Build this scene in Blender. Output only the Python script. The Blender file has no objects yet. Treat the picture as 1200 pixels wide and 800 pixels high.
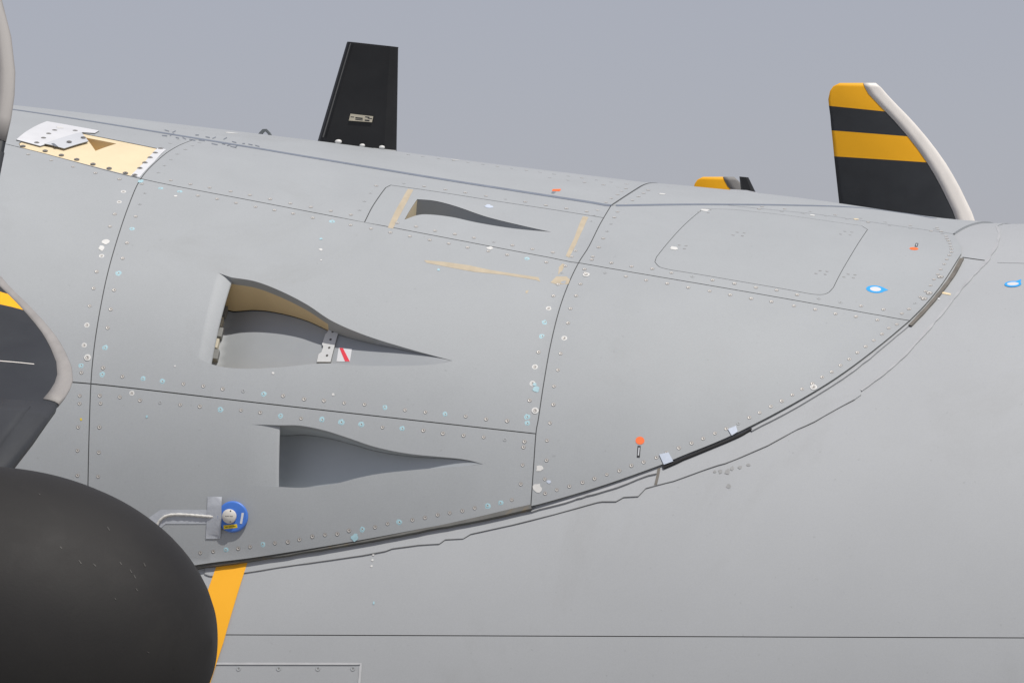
import bpy, bmesh, math, random
import numpy as np
from mathutils import Vector, Matrix
from mathutils.geometry import delaunay_2d_cdt

random.seed(7); rng = np.random.default_rng(11)
SC = bpy.context.scene
COL = SC.collection

# ------------------------------------------------------------------ camera
YAW, PITCH, DIST = math.radians(14.5), math.radians(1.0), 25.0
LENS = 36.0*DIST/4.8
FWD = np.array([-math.sin(YAW)*math.cos(PITCH), math.cos(YAW)*math.cos(PITCH), math.sin(PITCH)])
RGT = np.array([math.cos(YAW), math.sin(YAW), 0.0])
UPV = np.cross(RGT, FWD)
TARGET = np.array([0.0, -2.0, 2.215])
CAM = TARGET - DIST*FWD
cam_d = bpy.data.cameras.new('camera'); cam_o = bpy.data.objects.new('camera', cam_d); COL.objects.link(cam_o)
cam_o.matrix_world = Matrix(((RGT[0], UPV[0], -FWD[0], CAM[0]), (RGT[1], UPV[1], -FWD[1], CAM[1]),
                             (RGT[2], UPV[2], -FWD[2], CAM[2]), (0, 0, 0, 1)))
cam_d.lens = LENS; cam_d.sensor_width = 36.0; cam_d.sensor_fit = 'HORIZONTAL'
cam_d.clip_start = 0.5; cam_d.clip_end = 9000.0
SC.camera = cam_o

# ------------------------------------------------------------------ sky, sun, exposure
SUN = np.array([0.34, -0.275, 0.90]); SUN /= np.linalg.norm(SUN)
SUN_EL = math.asin(SUN[2]); SUN_AZ = math.atan2(SUN[0], SUN[1])
world = bpy.data.worlds.new('World'); SC.world = world; world.use_nodes = True
wn, wl = world.node_tree.nodes, world.node_tree.links
wn.clear()
sky = wn.new('ShaderNodeTexSky'); sky.sky_type = 'NISHITA'; sky.sun_disc = False
sky.sun_elevation = SUN_EL; sky.sun_rotation = SUN_AZ
sky.air_density = 1.0; sky.dust_density = 1.0; sky.ozone_density = 3.0; sky.altitude = 500
bg = wn.new('ShaderNodeBackground'); bg.inputs['Strength'].default_value = 0.10
wo = wn.new('ShaderNodeOutputWorld')
veil = wn.new('ShaderNodeMix'); veil.data_type = 'RGBA'; veil.inputs[0].default_value = 0.80      # thin even overcast over the clear sky
veil.inputs[7].default_value = (4.05, 3.98, 4.56, 1)
wl.new(sky.outputs[0], veil.inputs[6]); wl.new(veil.outputs[2], bg.inputs[0]); wl.new(bg.outputs[0], wo.inputs[0])
sun_d = bpy.data.lights.new('sun', 'SUN'); sun_d.energy = 3.6; sun_d.angle = math.radians(0.55); sun_d.color = (1.0, 0.955, 0.89)
sun_o = bpy.data.objects.new('sun', sun_d); COL.objects.link(sun_o)
sun_o.rotation_euler = Vector(SUN).to_track_quat('Z', 'Y').to_euler(); sun_o.location = (4, -8, 14)
SC.view_settings.view_transform = 'Standard'; SC.view_settings.look = 'None'
SC.view_settings.exposure = 0.0; SC.view_settings.gamma = 1.0; SC.view_settings.use_curve_mapping = False

# ------------------------------------------------------------------ materials
def rgb(r, g, b):
    f = lambda c: (c/255/12.92) if c/255 <= 0.04045 else ((c/255+0.055)/1.055)**2.4
    return (f(r), f(g), f(b))

def mat(name, col, rough=0.5, metal=0.0, var=0.06, scale=3.0, bump=0.0, bscale=60.0, spec=0.5, stain=0.0, stain_col=None, coat=0.0, stretch=(1, 1, 1), rvar=0.06, grain=0.0, tone=0.0):
    m = bpy.data.materials.new(name); m.use_nodes = True
    n, l = m.node_tree.nodes, m.node_tree.links
    b = n['Principled BSDF']; b.inputs['Roughness'].default_value = rough; b.inputs['Metallic'].default_value = metal
    b.inputs['Specular IOR Level'].default_value = spec; b.inputs['Coat Weight'].default_value = coat
    tc = n.new('ShaderNodeTexCoord')
    mp = n.new('ShaderNodeMapping'); mp.inputs['Scale'].default_value = stretch; l.new(tc.outputs['Object'], mp.inputs[0])
    n1 = n.new('ShaderNodeTexNoise'); n1.inputs['Scale'].default_value = scale; n1.inputs['Detail'].default_value = 8; n1.inputs['Roughness'].default_value = 0.62
    l.new(mp.outputs[0], n1.inputs['Vector'])
    r1 = n.new('ShaderNodeMapRange'); r1.inputs[1].default_value = 0.3; r1.inputs[2].default_value = 0.7
    r1.inputs[3].default_value = 1-var; r1.inputs[4].default_value = 1+var; l.new(n1.outputs['Fac'], r1.inputs[0])
    mx = n.new('ShaderNodeVectorMath'); mx.operation = 'SCALE'; mx.inputs[0].default_value = col
    l.new(r1.outputs[0], mx.inputs['Scale'])
    out = mx.outputs[0]
    if stain > 0:
        n2 = n.new('ShaderNodeTexNoise'); n2.inputs['Scale'].default_value = scale*0.45; n2.inputs['Detail'].default_value = 10; n2.inputs['Roughness'].default_value = 0.7
        n2.inputs['Distortion'].default_value = 0.6
        l.new(mp.outputs[0], n2.inputs['Vector'])
        r2 = n.new('ShaderNodeMapRange'); r2.inputs[1].default_value = 0.56; r2.inputs[2].default_value = 0.74; r2.inputs[4].default_value = stain
        l.new(n2.outputs['Fac'], r2.inputs[0])
        mm = n.new('ShaderNodeMix'); mm.data_type = 'RGBA'; l.new(r2.outputs[0], mm.inputs[0]); l.new(out, mm.inputs[6])
        mm.inputs[7].default_value = tuple(stain_col or (col[0]*0.7, col[1]*0.68, col[2]*0.64)) + (1,)
        out = mm.outputs[2]
        # fine specks of dirt
        v = n.new('ShaderNodeTexNoise'); v.inputs['Scale'].default_value = 42; v.inputs['Detail'].default_value = 3
        l.new(tc.outputs['Object'], v.inputs['Vector'])
        r3 = n.new('ShaderNodeMapRange'); r3.inputs[1].default_value = 0.70; r3.inputs[2].default_value = 0.78; r3.inputs[4].default_value = 0.35
        l.new(v.outputs['Fac'], r3.inputs[0])
        m3 = n.new('ShaderNodeMix'); m3.data_type = 'RGBA'; l.new(r3.outputs[0], m3.inputs[0]); l.new(out, m3.inputs[6])
        m3.inputs[7].default_value = (col[0]*0.6, col[1]*0.6, col[2]*0.58, 1); out = m3.outputs[2]
    if grain > 0:
        ng = n.new('ShaderNodeTexNoise'); ng.inputs['Scale'].default_value = 190; ng.inputs['Detail'].default_value = 2; l.new(tc.outputs['Object'], ng.inputs['Vector'])
        rg = n.new('ShaderNodeMapRange'); rg.inputs[1].default_value = 0.25; rg.inputs[2].default_value = 0.75; rg.inputs[3].default_value = 1-grain; rg.inputs[4].default_value = 1+grain; l.new(ng.outputs['Fac'], rg.inputs[0])
        fac = rg.outputs[0]
        if tone > 0:
            oi = n.new('ShaderNodeObjectInfo'); ro = n.new('ShaderNodeMapRange'); ro.inputs[3].default_value = 1-tone; ro.inputs[4].default_value = 1+tone; l.new(oi.outputs['Random'], ro.inputs[0])
            mu = n.new('ShaderNodeMath'); mu.operation = 'MULTIPLY'; l.new(fac, mu.inputs[0]); l.new(ro.outputs[0], mu.inputs[1]); fac = mu.outputs[0]
        sc = n.new('ShaderNodeVectorMath'); sc.operation = 'SCALE'; l.new(out, sc.inputs[0]); l.new(fac, sc.inputs['Scale']); out = sc.outputs[0]
    l.new(out, b.inputs['Base Color'])
    rr = n.new('ShaderNodeMapRange'); rr.inputs[1].default_value = 0.3; rr.inputs[2].default_value = 0.7
    rr.inputs[3].default_value = max(0.02, rough-rvar); rr.inputs[4].default_value = min(1, rough+rvar); l.new(n1.outputs['Fac'], rr.inputs[0]); l.new(rr.outputs[0], b.inputs['Roughness'])
    if bump > 0:
        nb = n.new('ShaderNodeTexNoise'); nb.inputs['Scale'].default_value = bscale; nb.inputs['Detail'].default_value = 4
        l.new(mp.outputs[0], nb.inputs['Vector'])
        bp = n.new('ShaderNodeBump'); bp.inputs['Strength'].default_value = bump; bp.inputs['Distance'].default_value = 0.01
        l.new(nb.outputs['Fac'], bp.inputs['Height']); l.new(bp.outputs[0], b.inputs['Normal'])
    return m

M = {}
M['skin'] = mat('fairing grey paint', (0.350, 0.370, 0.383), 0.60, var=0.035, rvar=0.02, scale=2.2, bump=0.02, bscale=9, stain=0.3, spec=0.4, grain=0.045, tone=0.015)
M['fus'] = mat('fuselage grey paint', (0.378, 0.394, 0.407), 0.58, var=0.03, rvar=0.02, scale=1.4, bump=0.02, bscale=6, stain=0.32, spec=0.45, grain=0.04)
M['edge'] = mat('panel edge', (0.20, 0.205, 0.20), 0.6)
M['seal'] = mat('dark joint sealant', (0.012, 0.012, 0.013), 0.8)
M['seal_b'] = mat('blue grey joint sealant', (0.175, 0.20, 0.245), 0.6, var=0.1, scale=20)
M['seal_g'] = mat('grey joint sealant', (0.06, 0.064, 0.067), 0.7)
M['seal_o'] = mat('thin grey sealant', (0.26, 0.265, 0.27), 0.7)
M['bead'] = mat('bright sealant bead', (0.52, 0.53, 0.54), 0.5, var=0.1, scale=15)
M['seal_l'] = mat('pale sealant bead', (0.40, 0.41, 0.42), 0.5, var=0.1, scale=15)
M['brown2'] = mat('grey rubber seal', (0.125, 0.125, 0.118), 0.7, var=0.2, scale=10, stain=0.7, stain_col=(0.26, 0.17, 0.05))
M['brown'] = mat('brown grey rubber seal', (0.15, 0.138, 0.12), 0.7, var=0.25, scale=14, stain=0.5, stain_col=(0.2, 0.13, 0.05))
M['duct'] = mat('duct grey paint', (0.325, 0.345, 0.362), 0.5, var=0.04, scale=4)
M['duct_fill'] = mat('duct grey paint lightened for shade', (0.40, 0.43, 0.45), 0.5, var=0.04, scale=4)  # duct grey with fill light added in colour for the shaded lower inlet
M['duct_d'] = mat('duct dark grey paint', (0.13, 0.145, 0.15), 0.55, var=0.05, scale=4)
M['primer'] = mat('tan primer', (0.68, 0.54, 0.32), 0.6, var=0.06, scale=5)
M['cream'] = mat('cream primer', (0.74, 0.62, 0.41), 0.55, var=0.04, scale=5, stain=0.15, stain_col=(0.5, 0.4, 0.24))
M['white'] = mat('white paint', (0.64, 0.65, 0.67), 0.5, var=0.04, scale=8)
M['sheet'] = mat('white sheet', (0.54, 0.56, 0.59), 0.5, var=0.05, scale=6)
M['black'] = mat('antenna black', (0.012, 0.0125, 0.013), 0.42, var=0.2, scale=6, spec=0.4)
M['black_glint'] = mat('antenna edge glint', (0.10, 0.10, 0.098), 0.4)  # light line on the antenna chamfer, put in as colour
M['blade'] = mat('blade charcoal', (0.022, 0.025, 0.029), 0.5, var=0.2, scale=5, bump=0.03, bscale=50, stain=0.4, stain_col=(0.04, 0.042, 0.045))
M['yellow'] = mat('blade yellow', (0.90, 0.44, 0.012), 0.5, var=0.04, scale=5, spec=0.3)
M['stripe'] = mat('yellow stripe paint', (0.92, 0.44, 0.015), 0.5, var=0.03, scale=4)
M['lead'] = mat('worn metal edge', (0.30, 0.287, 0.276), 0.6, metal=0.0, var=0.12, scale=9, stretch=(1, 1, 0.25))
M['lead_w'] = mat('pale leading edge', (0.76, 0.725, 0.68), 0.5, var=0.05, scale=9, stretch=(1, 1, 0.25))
M['lead_shade'] = mat('shaded leading edge', (0.20, 0.195, 0.19), 0.6)  # darker copy; the shade on the farthest blade edge is in its colour
M['cuff'] = mat('rubber boot', (0.030, 0.033, 0.037), 0.55, var=0.25, scale=7, bump=0.08, bscale=30, stretch=(1, 1, 0.3))
M['spin'] = mat('spinner charcoal', (0.0180, 0.0173, 0.0168), 0.68, var=0.16, scale=3.5, bump=0.04, bscale=70, stain=0.4, stain_col=(0.030, 0.028, 0.026), spec=0.32)
M['steel'] = mat('fastener steel', (0.55, 0.53, 0.50), 0.5, metal=0.15, var=0.15, scale=40)
M['hole'] = mat('fastener recess', (0.12, 0.115, 0.11), 0.6)
M['ring'] = mat('fastener rim', (0.20, 0.195, 0.19), 0.5, var=0.1, scale=40)
M['scratch'] = mat('pale scratch', (0.065, 0.062, 0.058), 0.6)
M['cyan'] = mat('cyan primer dab', (0.36, 0.545, 0.60), 0.55, var=0.12, scale=40)
M['wdab'] = mat('white primer dab', (0.66, 0.66, 0.64), 0.5, var=0.05, scale=40)
M['orange'] = mat('orange dot', (0.92, 0.17, 0.035), 0.5, var=0.03)
M['ink'] = mat('black print', (0.02, 0.021, 0.025), 0.5)
M['ink_b'] = mat('faded blue print', (0.17, 0.19, 0.22), 0.5, var=0.4, scale=25)
M['blue'] = mat('blue plastic', (0.065, 0.19, 0.62), 0.38, var=0.06, scale=12)
M['skyblue'] = mat('sky blue sticker', (0.03, 0.36, 0.80), 0.45, var=0.03)
M['tape'] = mat('silver grey tape', (0.43, 0.455, 0.495), 0.5, var=0.06, scale=18, bump=0.2, bscale=40)
M['sqtape'] = mat('pale tape square', (0.52, 0.58, 0.68), 0.5, var=0.05, scale=30)
M['cable'] = mat('braided white cable', (0.62, 0.61, 0.58), 0.5, var=0.15, scale=60)
M['knob'] = mat('pale metal cap', (0.62, 0.60, 0.56), 0.45, var=0.04, scale=20)
M['lyel'] = mat('yellow label', (0.75, 0.55, 0.02), 0.5)
M['tan'] = mat('tan residue', (0.46, 0.395, 0.29), 0.6, var=0.10, scale=18)
M['red'] = mat('red print', (0.72, 0.05, 0.075), 0.5)
M['hinge'] = mat('pale hinge metal', (0.60, 0.61, 0.61), 0.42, var=0.06, scale=14)
M['beige'] = mat('beige hinge', (0.50, 0.46, 0.36), 0.5, var=0.08, scale=14)
M['apron'] = mat('concrete apron', (0.33, 0.32, 0.30), 0.9, var=0.08, scale=0.3)
M['smudge'] = mat('smudged paint', (0.30, 0.305, 0.305), 0.55, var=0.12, scale=25)

# ------------------------------------------------------------------ base surfaces (X along the aircraft, A = 3.1 * angle round it)
RF, KA = 2.82, 3.1
def px(P):
    d = np.asarray(P, float) - CAM
    z = d @ FWD
    return np.stack([600 + LENS/36*1200*(d @ RGT)/z, 400 - LENS/36*1200*(d @ UPV)/z], -1)
def at_depth(p, depth):
    u = (p[0]-600)/1200*36/LENS; v = (400-p[1])/1200*36/LENS
    return CAM + depth*(FWD + u*RGT + v*UPV)
def cyl(r):
    def f(Q):
        Q = np.asarray(Q, float); th = Q[..., 1]/KA
        return np.stack([Q[..., 0], -r*np.cos(th), r*np.sin(th)], -1)
    return f
def normal(S, Q):
    Q = np.asarray(Q, float); e = 2e-3
    dx = S(Q+np.array([e, 0])) - S(Q-np.array([e, 0])); da = S(Q+np.array([0, e])) - S(Q-np.array([0, e]))
    n = np.cross(dx, da); n /= np.linalg.norm(n, axis=-1, keepdims=True)
    th = Q[..., 1]/KA
    rad = np.stack([np.zeros_like(th), -np.cos(th), np.sin(th)], -1)
    s = np.sign((n*rad).sum(-1, keepdims=True)); return n*np.where(s == 0, 1, s)
_gx, _gt = np.meshgrid(np.linspace(-5.5, 4.0, 160), np.linspace(-0.3, 1.75, 150), indexing='ij')
_GRID = np.stack([_gx.ravel(), _gt.ravel()*KA], -1)
_cache = {}
def unproject(S, pts, key=None):
    """image points of the photograph -> points (X, A) on the surface S"""
    pts = np.atleast_2d(np.asarray(pts, float))
    k = key or id(S)
    if k not in _cache:
        P = S(_GRID); n = normal(S, _GRID); ok = ((CAM-P)*n).sum(-1) > 0.02*25
        _cache[k] = (_GRID[ok], px(P[ok]))
    g, gp = _cache[k]
    i0 = np.concatenate([np.argmin(((gp[None]-c[:, None])**2).sum(-1), 1) for c in np.array_split(pts, max(1, len(pts)//64))])
    q = g[i0].copy(); best = np.full(len(pts), 1e9); bq = q.copy()
    dX, dA = np.array([1e-3, 0]), np.array([0, 1e-3])
    for it in range(14):
        r = px(S(q))-pts; e = np.hypot(r[:, 0], r[:, 1]); u = e < best; best[u] = e[u]; bq[u] = q[u]
        if (best < 0.02).all(): break
        j0 = (px(S(q+dX))-px(S(q-dX)))/2e-3; j1 = (px(S(q+dA))-px(S(q-dA)))/2e-3
        det = j0[:, 0]*j1[:, 1]-j0[:, 1]*j1[:, 0]; det = np.where(np.abs(det) < 1e-3, 1e-3, det)
        st = np.stack([(r[:, 0]*j1[:, 1]-r[:, 1]*j1[:, 0])/det, (j0[:, 0]*r[:, 1]-j0[:, 1]*r[:, 0])/det], -1)
        L = np.linalg.norm(st, axis=1, keepdims=True); q = q-st*np.minimum(1, 0.12/np.maximum(L, 1e-9))
    return bq
def spline(pts, n=8):
    P = np.asarray(pts, float)
    if len(P) < 3: t = np.linspace(0, 1, n)[:, None]; return P[0]*(1-t)+P[-1]*t
    E = np.vstack([2*P[0]-P[1], P, 2*P[-1]-P[-2]]); o = []
    for i in range(1, len(E)-2):
        a, b, c, d = E[i-1:i+3]
        for t in np.arange(n)/n:
            o.append(0.5*(2*b+(c-a)*t+(2*a-5*b+4*c-d)*t*t+(3*b-a-3*c+d)*t**3))
    o.append(P[-1]); return np.array(o)
def resample(P, step, closed=False):
    P = np.asarray(P, float)
    if closed: P = np.vstack([P, P[:1]])
    o = []
    for a, b in zip(P[:-1], P[1:]):
        L = np.linalg.norm(b-a)
        k = max(1, int(math.ceil(L/step))) if L > 1e-6 else 0
        for i in range(k): o.append(a+(b-a)*i/k)
    if not closed: o.append(P[-1])
    return np.array(o)

# lower edge of the fairing, found on the fuselage itself
E_PX = [(-300, 752), (-100, 722), (101, 684), (230, 662), (300, 653), (400, 637), (500, 618.5), (560, 607), (622, 593.5), (700, 571), (770, 546.5), (800, 534), (860, 509), (940, 467), (1000, 428.5), (1065, 376), (1100, 338), (1127, 297)]
_c0 = cyl(RF+0.03)
_eq = unproject(_c0, spline(E_PX, 6), 'c0')
XT = float(unproject(_c0, [(1126, 281)], 'c0')[0, 0])     # where the fairing runs out on top
_ex = np.concatenate([[-7.0], _eq[:, 0], [XT+0.05]]); _ea = np.concatenate([[_eq[0, 1]-0.35*(_eq[0, 0]+7)*0.4], _eq[:, 1], [KA*1.45]])
_o = np.argsort(_ex); _ex, _ea = _ex[_o], _ea[_o]
T1 = np.array([(0, .0), (.135, .27), (.245, .44), (.293, .51), (.39, .58), (.515, .60), (.58, .58), (.7, .53), (.805, .47), (1, .43)])
T2 = np.array([(0, .0), (.114, .11), (.2, .18), (.35, .24), (.49, .24), (.56, .23), (.735, .20), (.93, .19), (1, .19)])
def _smooth_tab(T):
    t = np.linspace(0, 1, 201); y = np.interp(t, T[:, 0], T[:, 1])
    k = np.exp(-0.5*(np.arange(-30, 31)/11)**2); k /= k.sum()
    ye = np.concatenate([2*y[0]-y[1:31][::-1], y, y[-31:-1][::-1]]); return t, np.convolve(ye, k, 'valid')
_t1, _y1 = _smooth_tab(T1); _t2, _y2 = _smooth_tab(T2)
X1 = -1.95; X2 = 0.20
KX = np.array([-7, -4.2, -3.0, -2.2, -1.6, -1.0, -0.4, 0.2, 0.7, 1.1, 1.5, 1.9, 2.3]); KG = np.zeros(len(KX))   # silhouette correction
def _kg(X):
    # smooth interpolation of the knots
    X = np.asarray(X, float); o = 0; w = 0
    for kx, kg in zip(KX, KG):
        k = np.exp(-0.5*((X-kx)/0.38)**2)+1e-12; o = o+k*kg; w = w+k
    return o/w
def fair(Q):
    Q = np.asarray(Q, float); X = Q[..., 0]; th = Q[..., 1]/KA
    th = np.where(th > math.pi/2, math.pi-th, th)
    te = np.minimum(np.interp(X, _ex, _ea)/KA, 1.45)
    t = np.clip((th-te)/(math.pi/2-te), 0, 1)
    h1 = np.interp(t, _t1, _y1); h2 = np.interp(t, _t2, _y2)
    w = np.clip((X-X1)/(X2-X1), -1.3, 1)
    h = h1*(1-w)+h2*w
    f = np.clip((XT-X)/(XT-X2), 0, 1); f = np.where(X > X2, f*f*(3-2*f)*0.6+0.4*f, 1.0)
    g = _kg(X)*np.sin(np.clip(t, 0, 1)*math.pi/2)**2
    h0 = 0.013+0.024*np.clip((0.5-X)/2.0, 0, 1)
    r = RF + np.maximum(h0 + h*f + g*np.clip((XT-X)/0.4, 0, 1), 0.012)
    return np.stack([X, -r*np.cos(th)*np.where(Q[..., 1]/KA > math.pi/2, -1, 1), r*np.sin(th)], -1)
SIL = np.array([(-600, 60), (-300, 88), (0, 121), (20, 124.5), (300, 157), (465, 178), (600, 195), (730, 212), (800, 217), (885, 226), (1000, 240), (1060, 250), (1110, 260), (1300, 262)])
def silhouette(X):
    a = np.linspace(0.9, 1.7, 240)*KA
    p = px(fair(np.stack([np.full_like(a, X), a], -1))); i = np.argmin(p[:, 1]); return p[i]
def fit_sil():
    for it in range(40):
        for i, kx in enumerate(KX):
            if kx > XT-0.15: continue
            s = silhouette(kx); KG[i] += 0.5*(s[1]-np.interp(s[0], SIL[:, 0], SIL[:, 1]))/250
fit_sil()
FUS = cyl(RF)

# ------------------------------------------------------------------ mesh helpers
def new_obj(name, verts, faces, mats, parent=None, fmat=None, nors=None, smooth=False):
    me = bpy.data.meshes.new(name)
    me.from_pydata([tuple(v) for v in verts], [], [tuple(f) for f in faces])
    for m in (mats if isinstance(mats, (list, tuple)) else [mats]): me.materials.append(m)
    if fmat is not None: me.polygons.foreach_set('material_index', np.asarray(fmat, np.int32))
    if smooth or nors is not None: me.polygons.foreach_set('use_smooth', np.ones(len(me.polygons), bool))
    me.update()
    if nors is not None: me.normals_split_custom_set([tuple(v) for v in nors])
    o = bpy.data.objects.new(name, me); COL.objects.link(o)
    if parent is not None: o.parent = parent
    return o
def inset(P, g):
    """move a closed outline by g to its inner side (any orientation)"""
    P = np.asarray(P, float); x, y = P[:, 0], P[:, 1]
    s = np.sign((x*np.roll(y, -1)-np.roll(x, -1)*y).sum())
    d = np.roll(P, -1, 0)-P; d /= np.maximum(np.linalg.norm(d, axis=1, keepdims=True), 1e-9)
    n = np.stack([-d[:, 1], d[:, 0]], -1)*s
    m = n+np.roll(n, 1, 0); L = np.linalg.norm(m, axis=1, keepdims=True); m = m/np.maximum(L, 0.3)
    return P + m*g*np.clip(2/np.maximum(L, 0.6), 1, 1.6)/1.0
def inside(P, Q):
    P = np.asarray(P); x, y = Q[:, 0], Q[:, 1]; r = np.zeros(len(Q), bool)
    j = len(P)-1
    for i in range(len(P)):
        xi, yi = P[i]; xj, yj = P[j]
        with np.errstate(divide='ignore', invalid='ignore'):
            c = ((yi > y) != (yj > y)) & (x < (xj-xi)*(y-yi)/(yj-yi+1e-15)+xi)
        r ^= c; j = i
    return r
def bdist(P, Q):
    a = P; b = np.roll(P, -1, 0); o = np.full(len(Q), 1e9)
    for u, v in zip(a, b):
        d = v-u; L = (d@d)+1e-12; t = np.clip(((Q-u)@d)/L, 0, 1); o = np.minimum(o, np.hypot(*(Q-u-t[:, None]*d).T))
    return o
def fill(poly, holes=(), spacing=0.06):
    """triangulate an outline with holes in the (X, A) plane"""
    loops = [np.asarray(poly)]+[np.asarray(h) for h in holes]
    verts, edges = [], []
    for L in loops:
        k = len(verts); verts += [Vector((float(p[0]), float(p[1]))) for p in L]
        edges += [(k+i, k+(i+1) % len(L)) for i in range(len(L))]
    lo, hi = loops[0].min(0), loops[0].max(0)
    gx, gy = np.meshgrid(np.arange(lo[0]+spacing*.37, hi[0], spacing), np.arange(lo[1]+spacing*.41, hi[1], spacing))
    gx = gx + (np.arange(gx.shape[0]) % 2)[:, None]*spacing*0.5
    Q = np.stack([gx.ravel(), gy.ravel()], -1)
    if len(Q):
        ok = inside(loops[0], Q)
        for h in loops[1:]: ok &= ~inside(h, Q)
        Q = Q[ok]
        if len(Q):
            d = np.full(len(Q), 1e9)
            for L in loops: d = np.minimum(d, bdist(L, Q))
            Q = Q[d > spacing*0.35]
            verts += [Vector((float(p[0]), float(p[1]))) for p in Q]
    v, e, f, ov, oe, of = delaunay_2d_cdt(verts, edges, [], 0, 1e-6)
    V = np.array([(p.x, p.y) for p in v]); F = np.array([t for t in f if len(t) == 3], int)
    c = V[F].mean(1); ok = inside(loops[0], c)
    for h in loops[1:]: ok &= ~inside(h, c)
    F = F[ok]
    ar = (V[F[:, 1]]-V[F[:, 0]]); br = (V[F[:, 2]]-V[F[:, 0]]); cr = ar[:, 0]*br[:, 1]-ar[:, 1]*br[:, 0]
    F = F[np.abs(cr) > 1e-9]; cr = cr[np.abs(cr) > 1e-9]
    F[cr < 0] = F[cr < 0][:, ::-1]
    return V, F
def sheet(name, S, poly, mats, parent, holes=(), spacing=0.06, lift=0.0, wall=0.03, gap=0.0, edge_mat=1, step=0.02, lift_fn=None, hole_wall=True, extra=None):
    """a curved plate lying on the surface S with its outline, holes and edge walls; one mesh"""
    P = resample(poly, step, True)
    if gap: P = inset(P, gap)
    H = [inset(resample(h, step, True), -gap*0.0) for h in holes]
    V, F = fill(P, H, spacing)
    N = normal(S, V)
    lf = lift if lift_fn is None else lift_fn(V)[:, None]
    W = S(V)+N*lf
    # orient
    flip = (np.cross(W[F[:, 1]]-W[F[:, 0]], W[F[:, 2]]-W[F[:, 0]])*N[F[:, 0]]).sum() < 0
    if flip: F = F[:, ::-1]
    verts = list(W); faces = [tuple(f) for f in F]; fm = [0]*len(faces)
    if lift_fn is not None:
        N = np.zeros_like(W); fnn = np.cross(W[F[:, 1]]-W[F[:, 0]], W[F[:, 2]]-W[F[:, 0]])
        for k in range(3): np.add.at(N, F[:, k], fnn)
        N /= np.maximum(np.linalg.norm(N, axis=1, keepdims=True), 1e-12)
    nors = [N[i] for f in F for i in f]
    if wall > 0:
        for li, L in enumerate([P]+H):
            if li and not hole_wall: continue
            n = normal(S, L); l2 = lift if lift_fn is None else lift_fn(L)[:, None]
            top = S(L)+n*l2; bot = top-n*wall; k = len(verts); m = len(L)
            verts += list(top)+list(bot)
            for i in range(m):
                j = (i+1) % m
                q = [k+i, k+j, k+m+j, k+m+i]
                fnrm = np.cross(verts[q[1]]-verts[q[0]], verts[q[2]]-verts[q[0]])
                # outward test in the plane
                mid = (L[i]+L[j])/2; dd = (L[j]-L[i]); pn = np.array([-dd[1], dd[0]])/(np.linalg.norm(dd)+1e-9)*1e-3
                out = mid+pn if (inside(L, (mid+pn)[None])[0] == (li > 0)) else mid-pn
                d3 = S(out)-S(mid)
                if fnrm@d3 < 0: q = q[::-1]; fnrm = -fnrm
                fnrm = fnrm/(np.linalg.norm(fnrm)+1e-12)
                faces.append(tuple(q)); fm.append(edge_mat); nors += [fnrm]*4
    return new_obj(name, verts, faces, mats, parent, fm, nors)
def ribbon(name, S, line, width, m, parent, lift=0.001, closed=False, step=0.02, thick=0.0015, wob=0.0):
    """thin band following a line on the surface"""
    L = resample(line, step, closed)
    if len(L) < 2: return None
    d = np.gradient(L, axis=0); d /= np.maximum(np.linalg.norm(d, axis=1, keepdims=True), 1e-9); n = np.stack([-d[:, 1], d[:, 0]], -1)
    w = np.full((len(L), 1), width/2.0)
    if wob: w = w*(1+wob*np.interp(np.arange(len(L)), np.arange(0, len(L)+3, 3), rng.normal(0, 1, len(np.arange(0, len(L)+3, 3))))[:, None])
    a, b = L+n*w, L-n*w
    na, nb = normal(S, a), normal(S, b); pa, pb = S(a), S(b); k = len(L)
    verts = list(pa+na*(lift-thick))+list(pa+na*lift)+list(pb+nb*lift)+list(pb+nb*(lift-thick)); faces = []
    for i in range(k if closed else k-1):
        j = (i+1) % k
        for r in range(3): faces.append((r*k+i, (r+1)*k+i, (r+1)*k+j, r*k+j))
    o = new_obj(name, verts, faces, m, parent); fix_out(o, lambda c: c, S); return o
def fix_out(o, f, S=None):
    bm = bmesh.new(); bm.from_mesh(o.data); bmesh.ops.recalc_face_normals(bm, faces=bm.faces); bm.to_mesh(o.data); bm.free()
    # make sure the majority faces away from the fuselage axis
    me = o.data; s = 0
    for p in me.polygons:
        c = p.center; s += p.area*(p.normal.y*c.y+p.normal.z*c.z)
    if s < 0: me.flip_normals()
def lathe(name, prof, m, parent=None, n=24, axis='Z', fmat=None, smooth=True):
    verts, faces, fm = [], [], []
    for r, z in prof:
        for i in range(n):
            a = 2*math.pi*i/n; p = (r*math.cos(a), r*math.sin(a), z)
            verts.append(p if axis == 'Z' else (p[2], p[0], p[1]))
    for k in range(len(prof)-1):
        for i in range(n):
            j = (i+1) % n
            faces.append((k*n+i, k*n+j, (k+1)*n+j, (k+1)*n+i)); fm.append(fmat[k] if fmat else 0)
    faces.append(tuple(range(n))[::-1]); fm.append(fm[0]); faces.append(tuple((len(prof)-1)*n+i for i in range(n))); fm.append(fm[-2] if fmat is None else fmat[-1])
    o = new_obj(name, verts, faces, m, parent, fm, smooth=smooth)
    bm = bmesh.new(); bm.from_mesh(o.data); bmesh.ops.recalc_face_normals(bm, faces=bm.faces); bm.to_mesh(o.data); bm.free()
    return o
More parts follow.
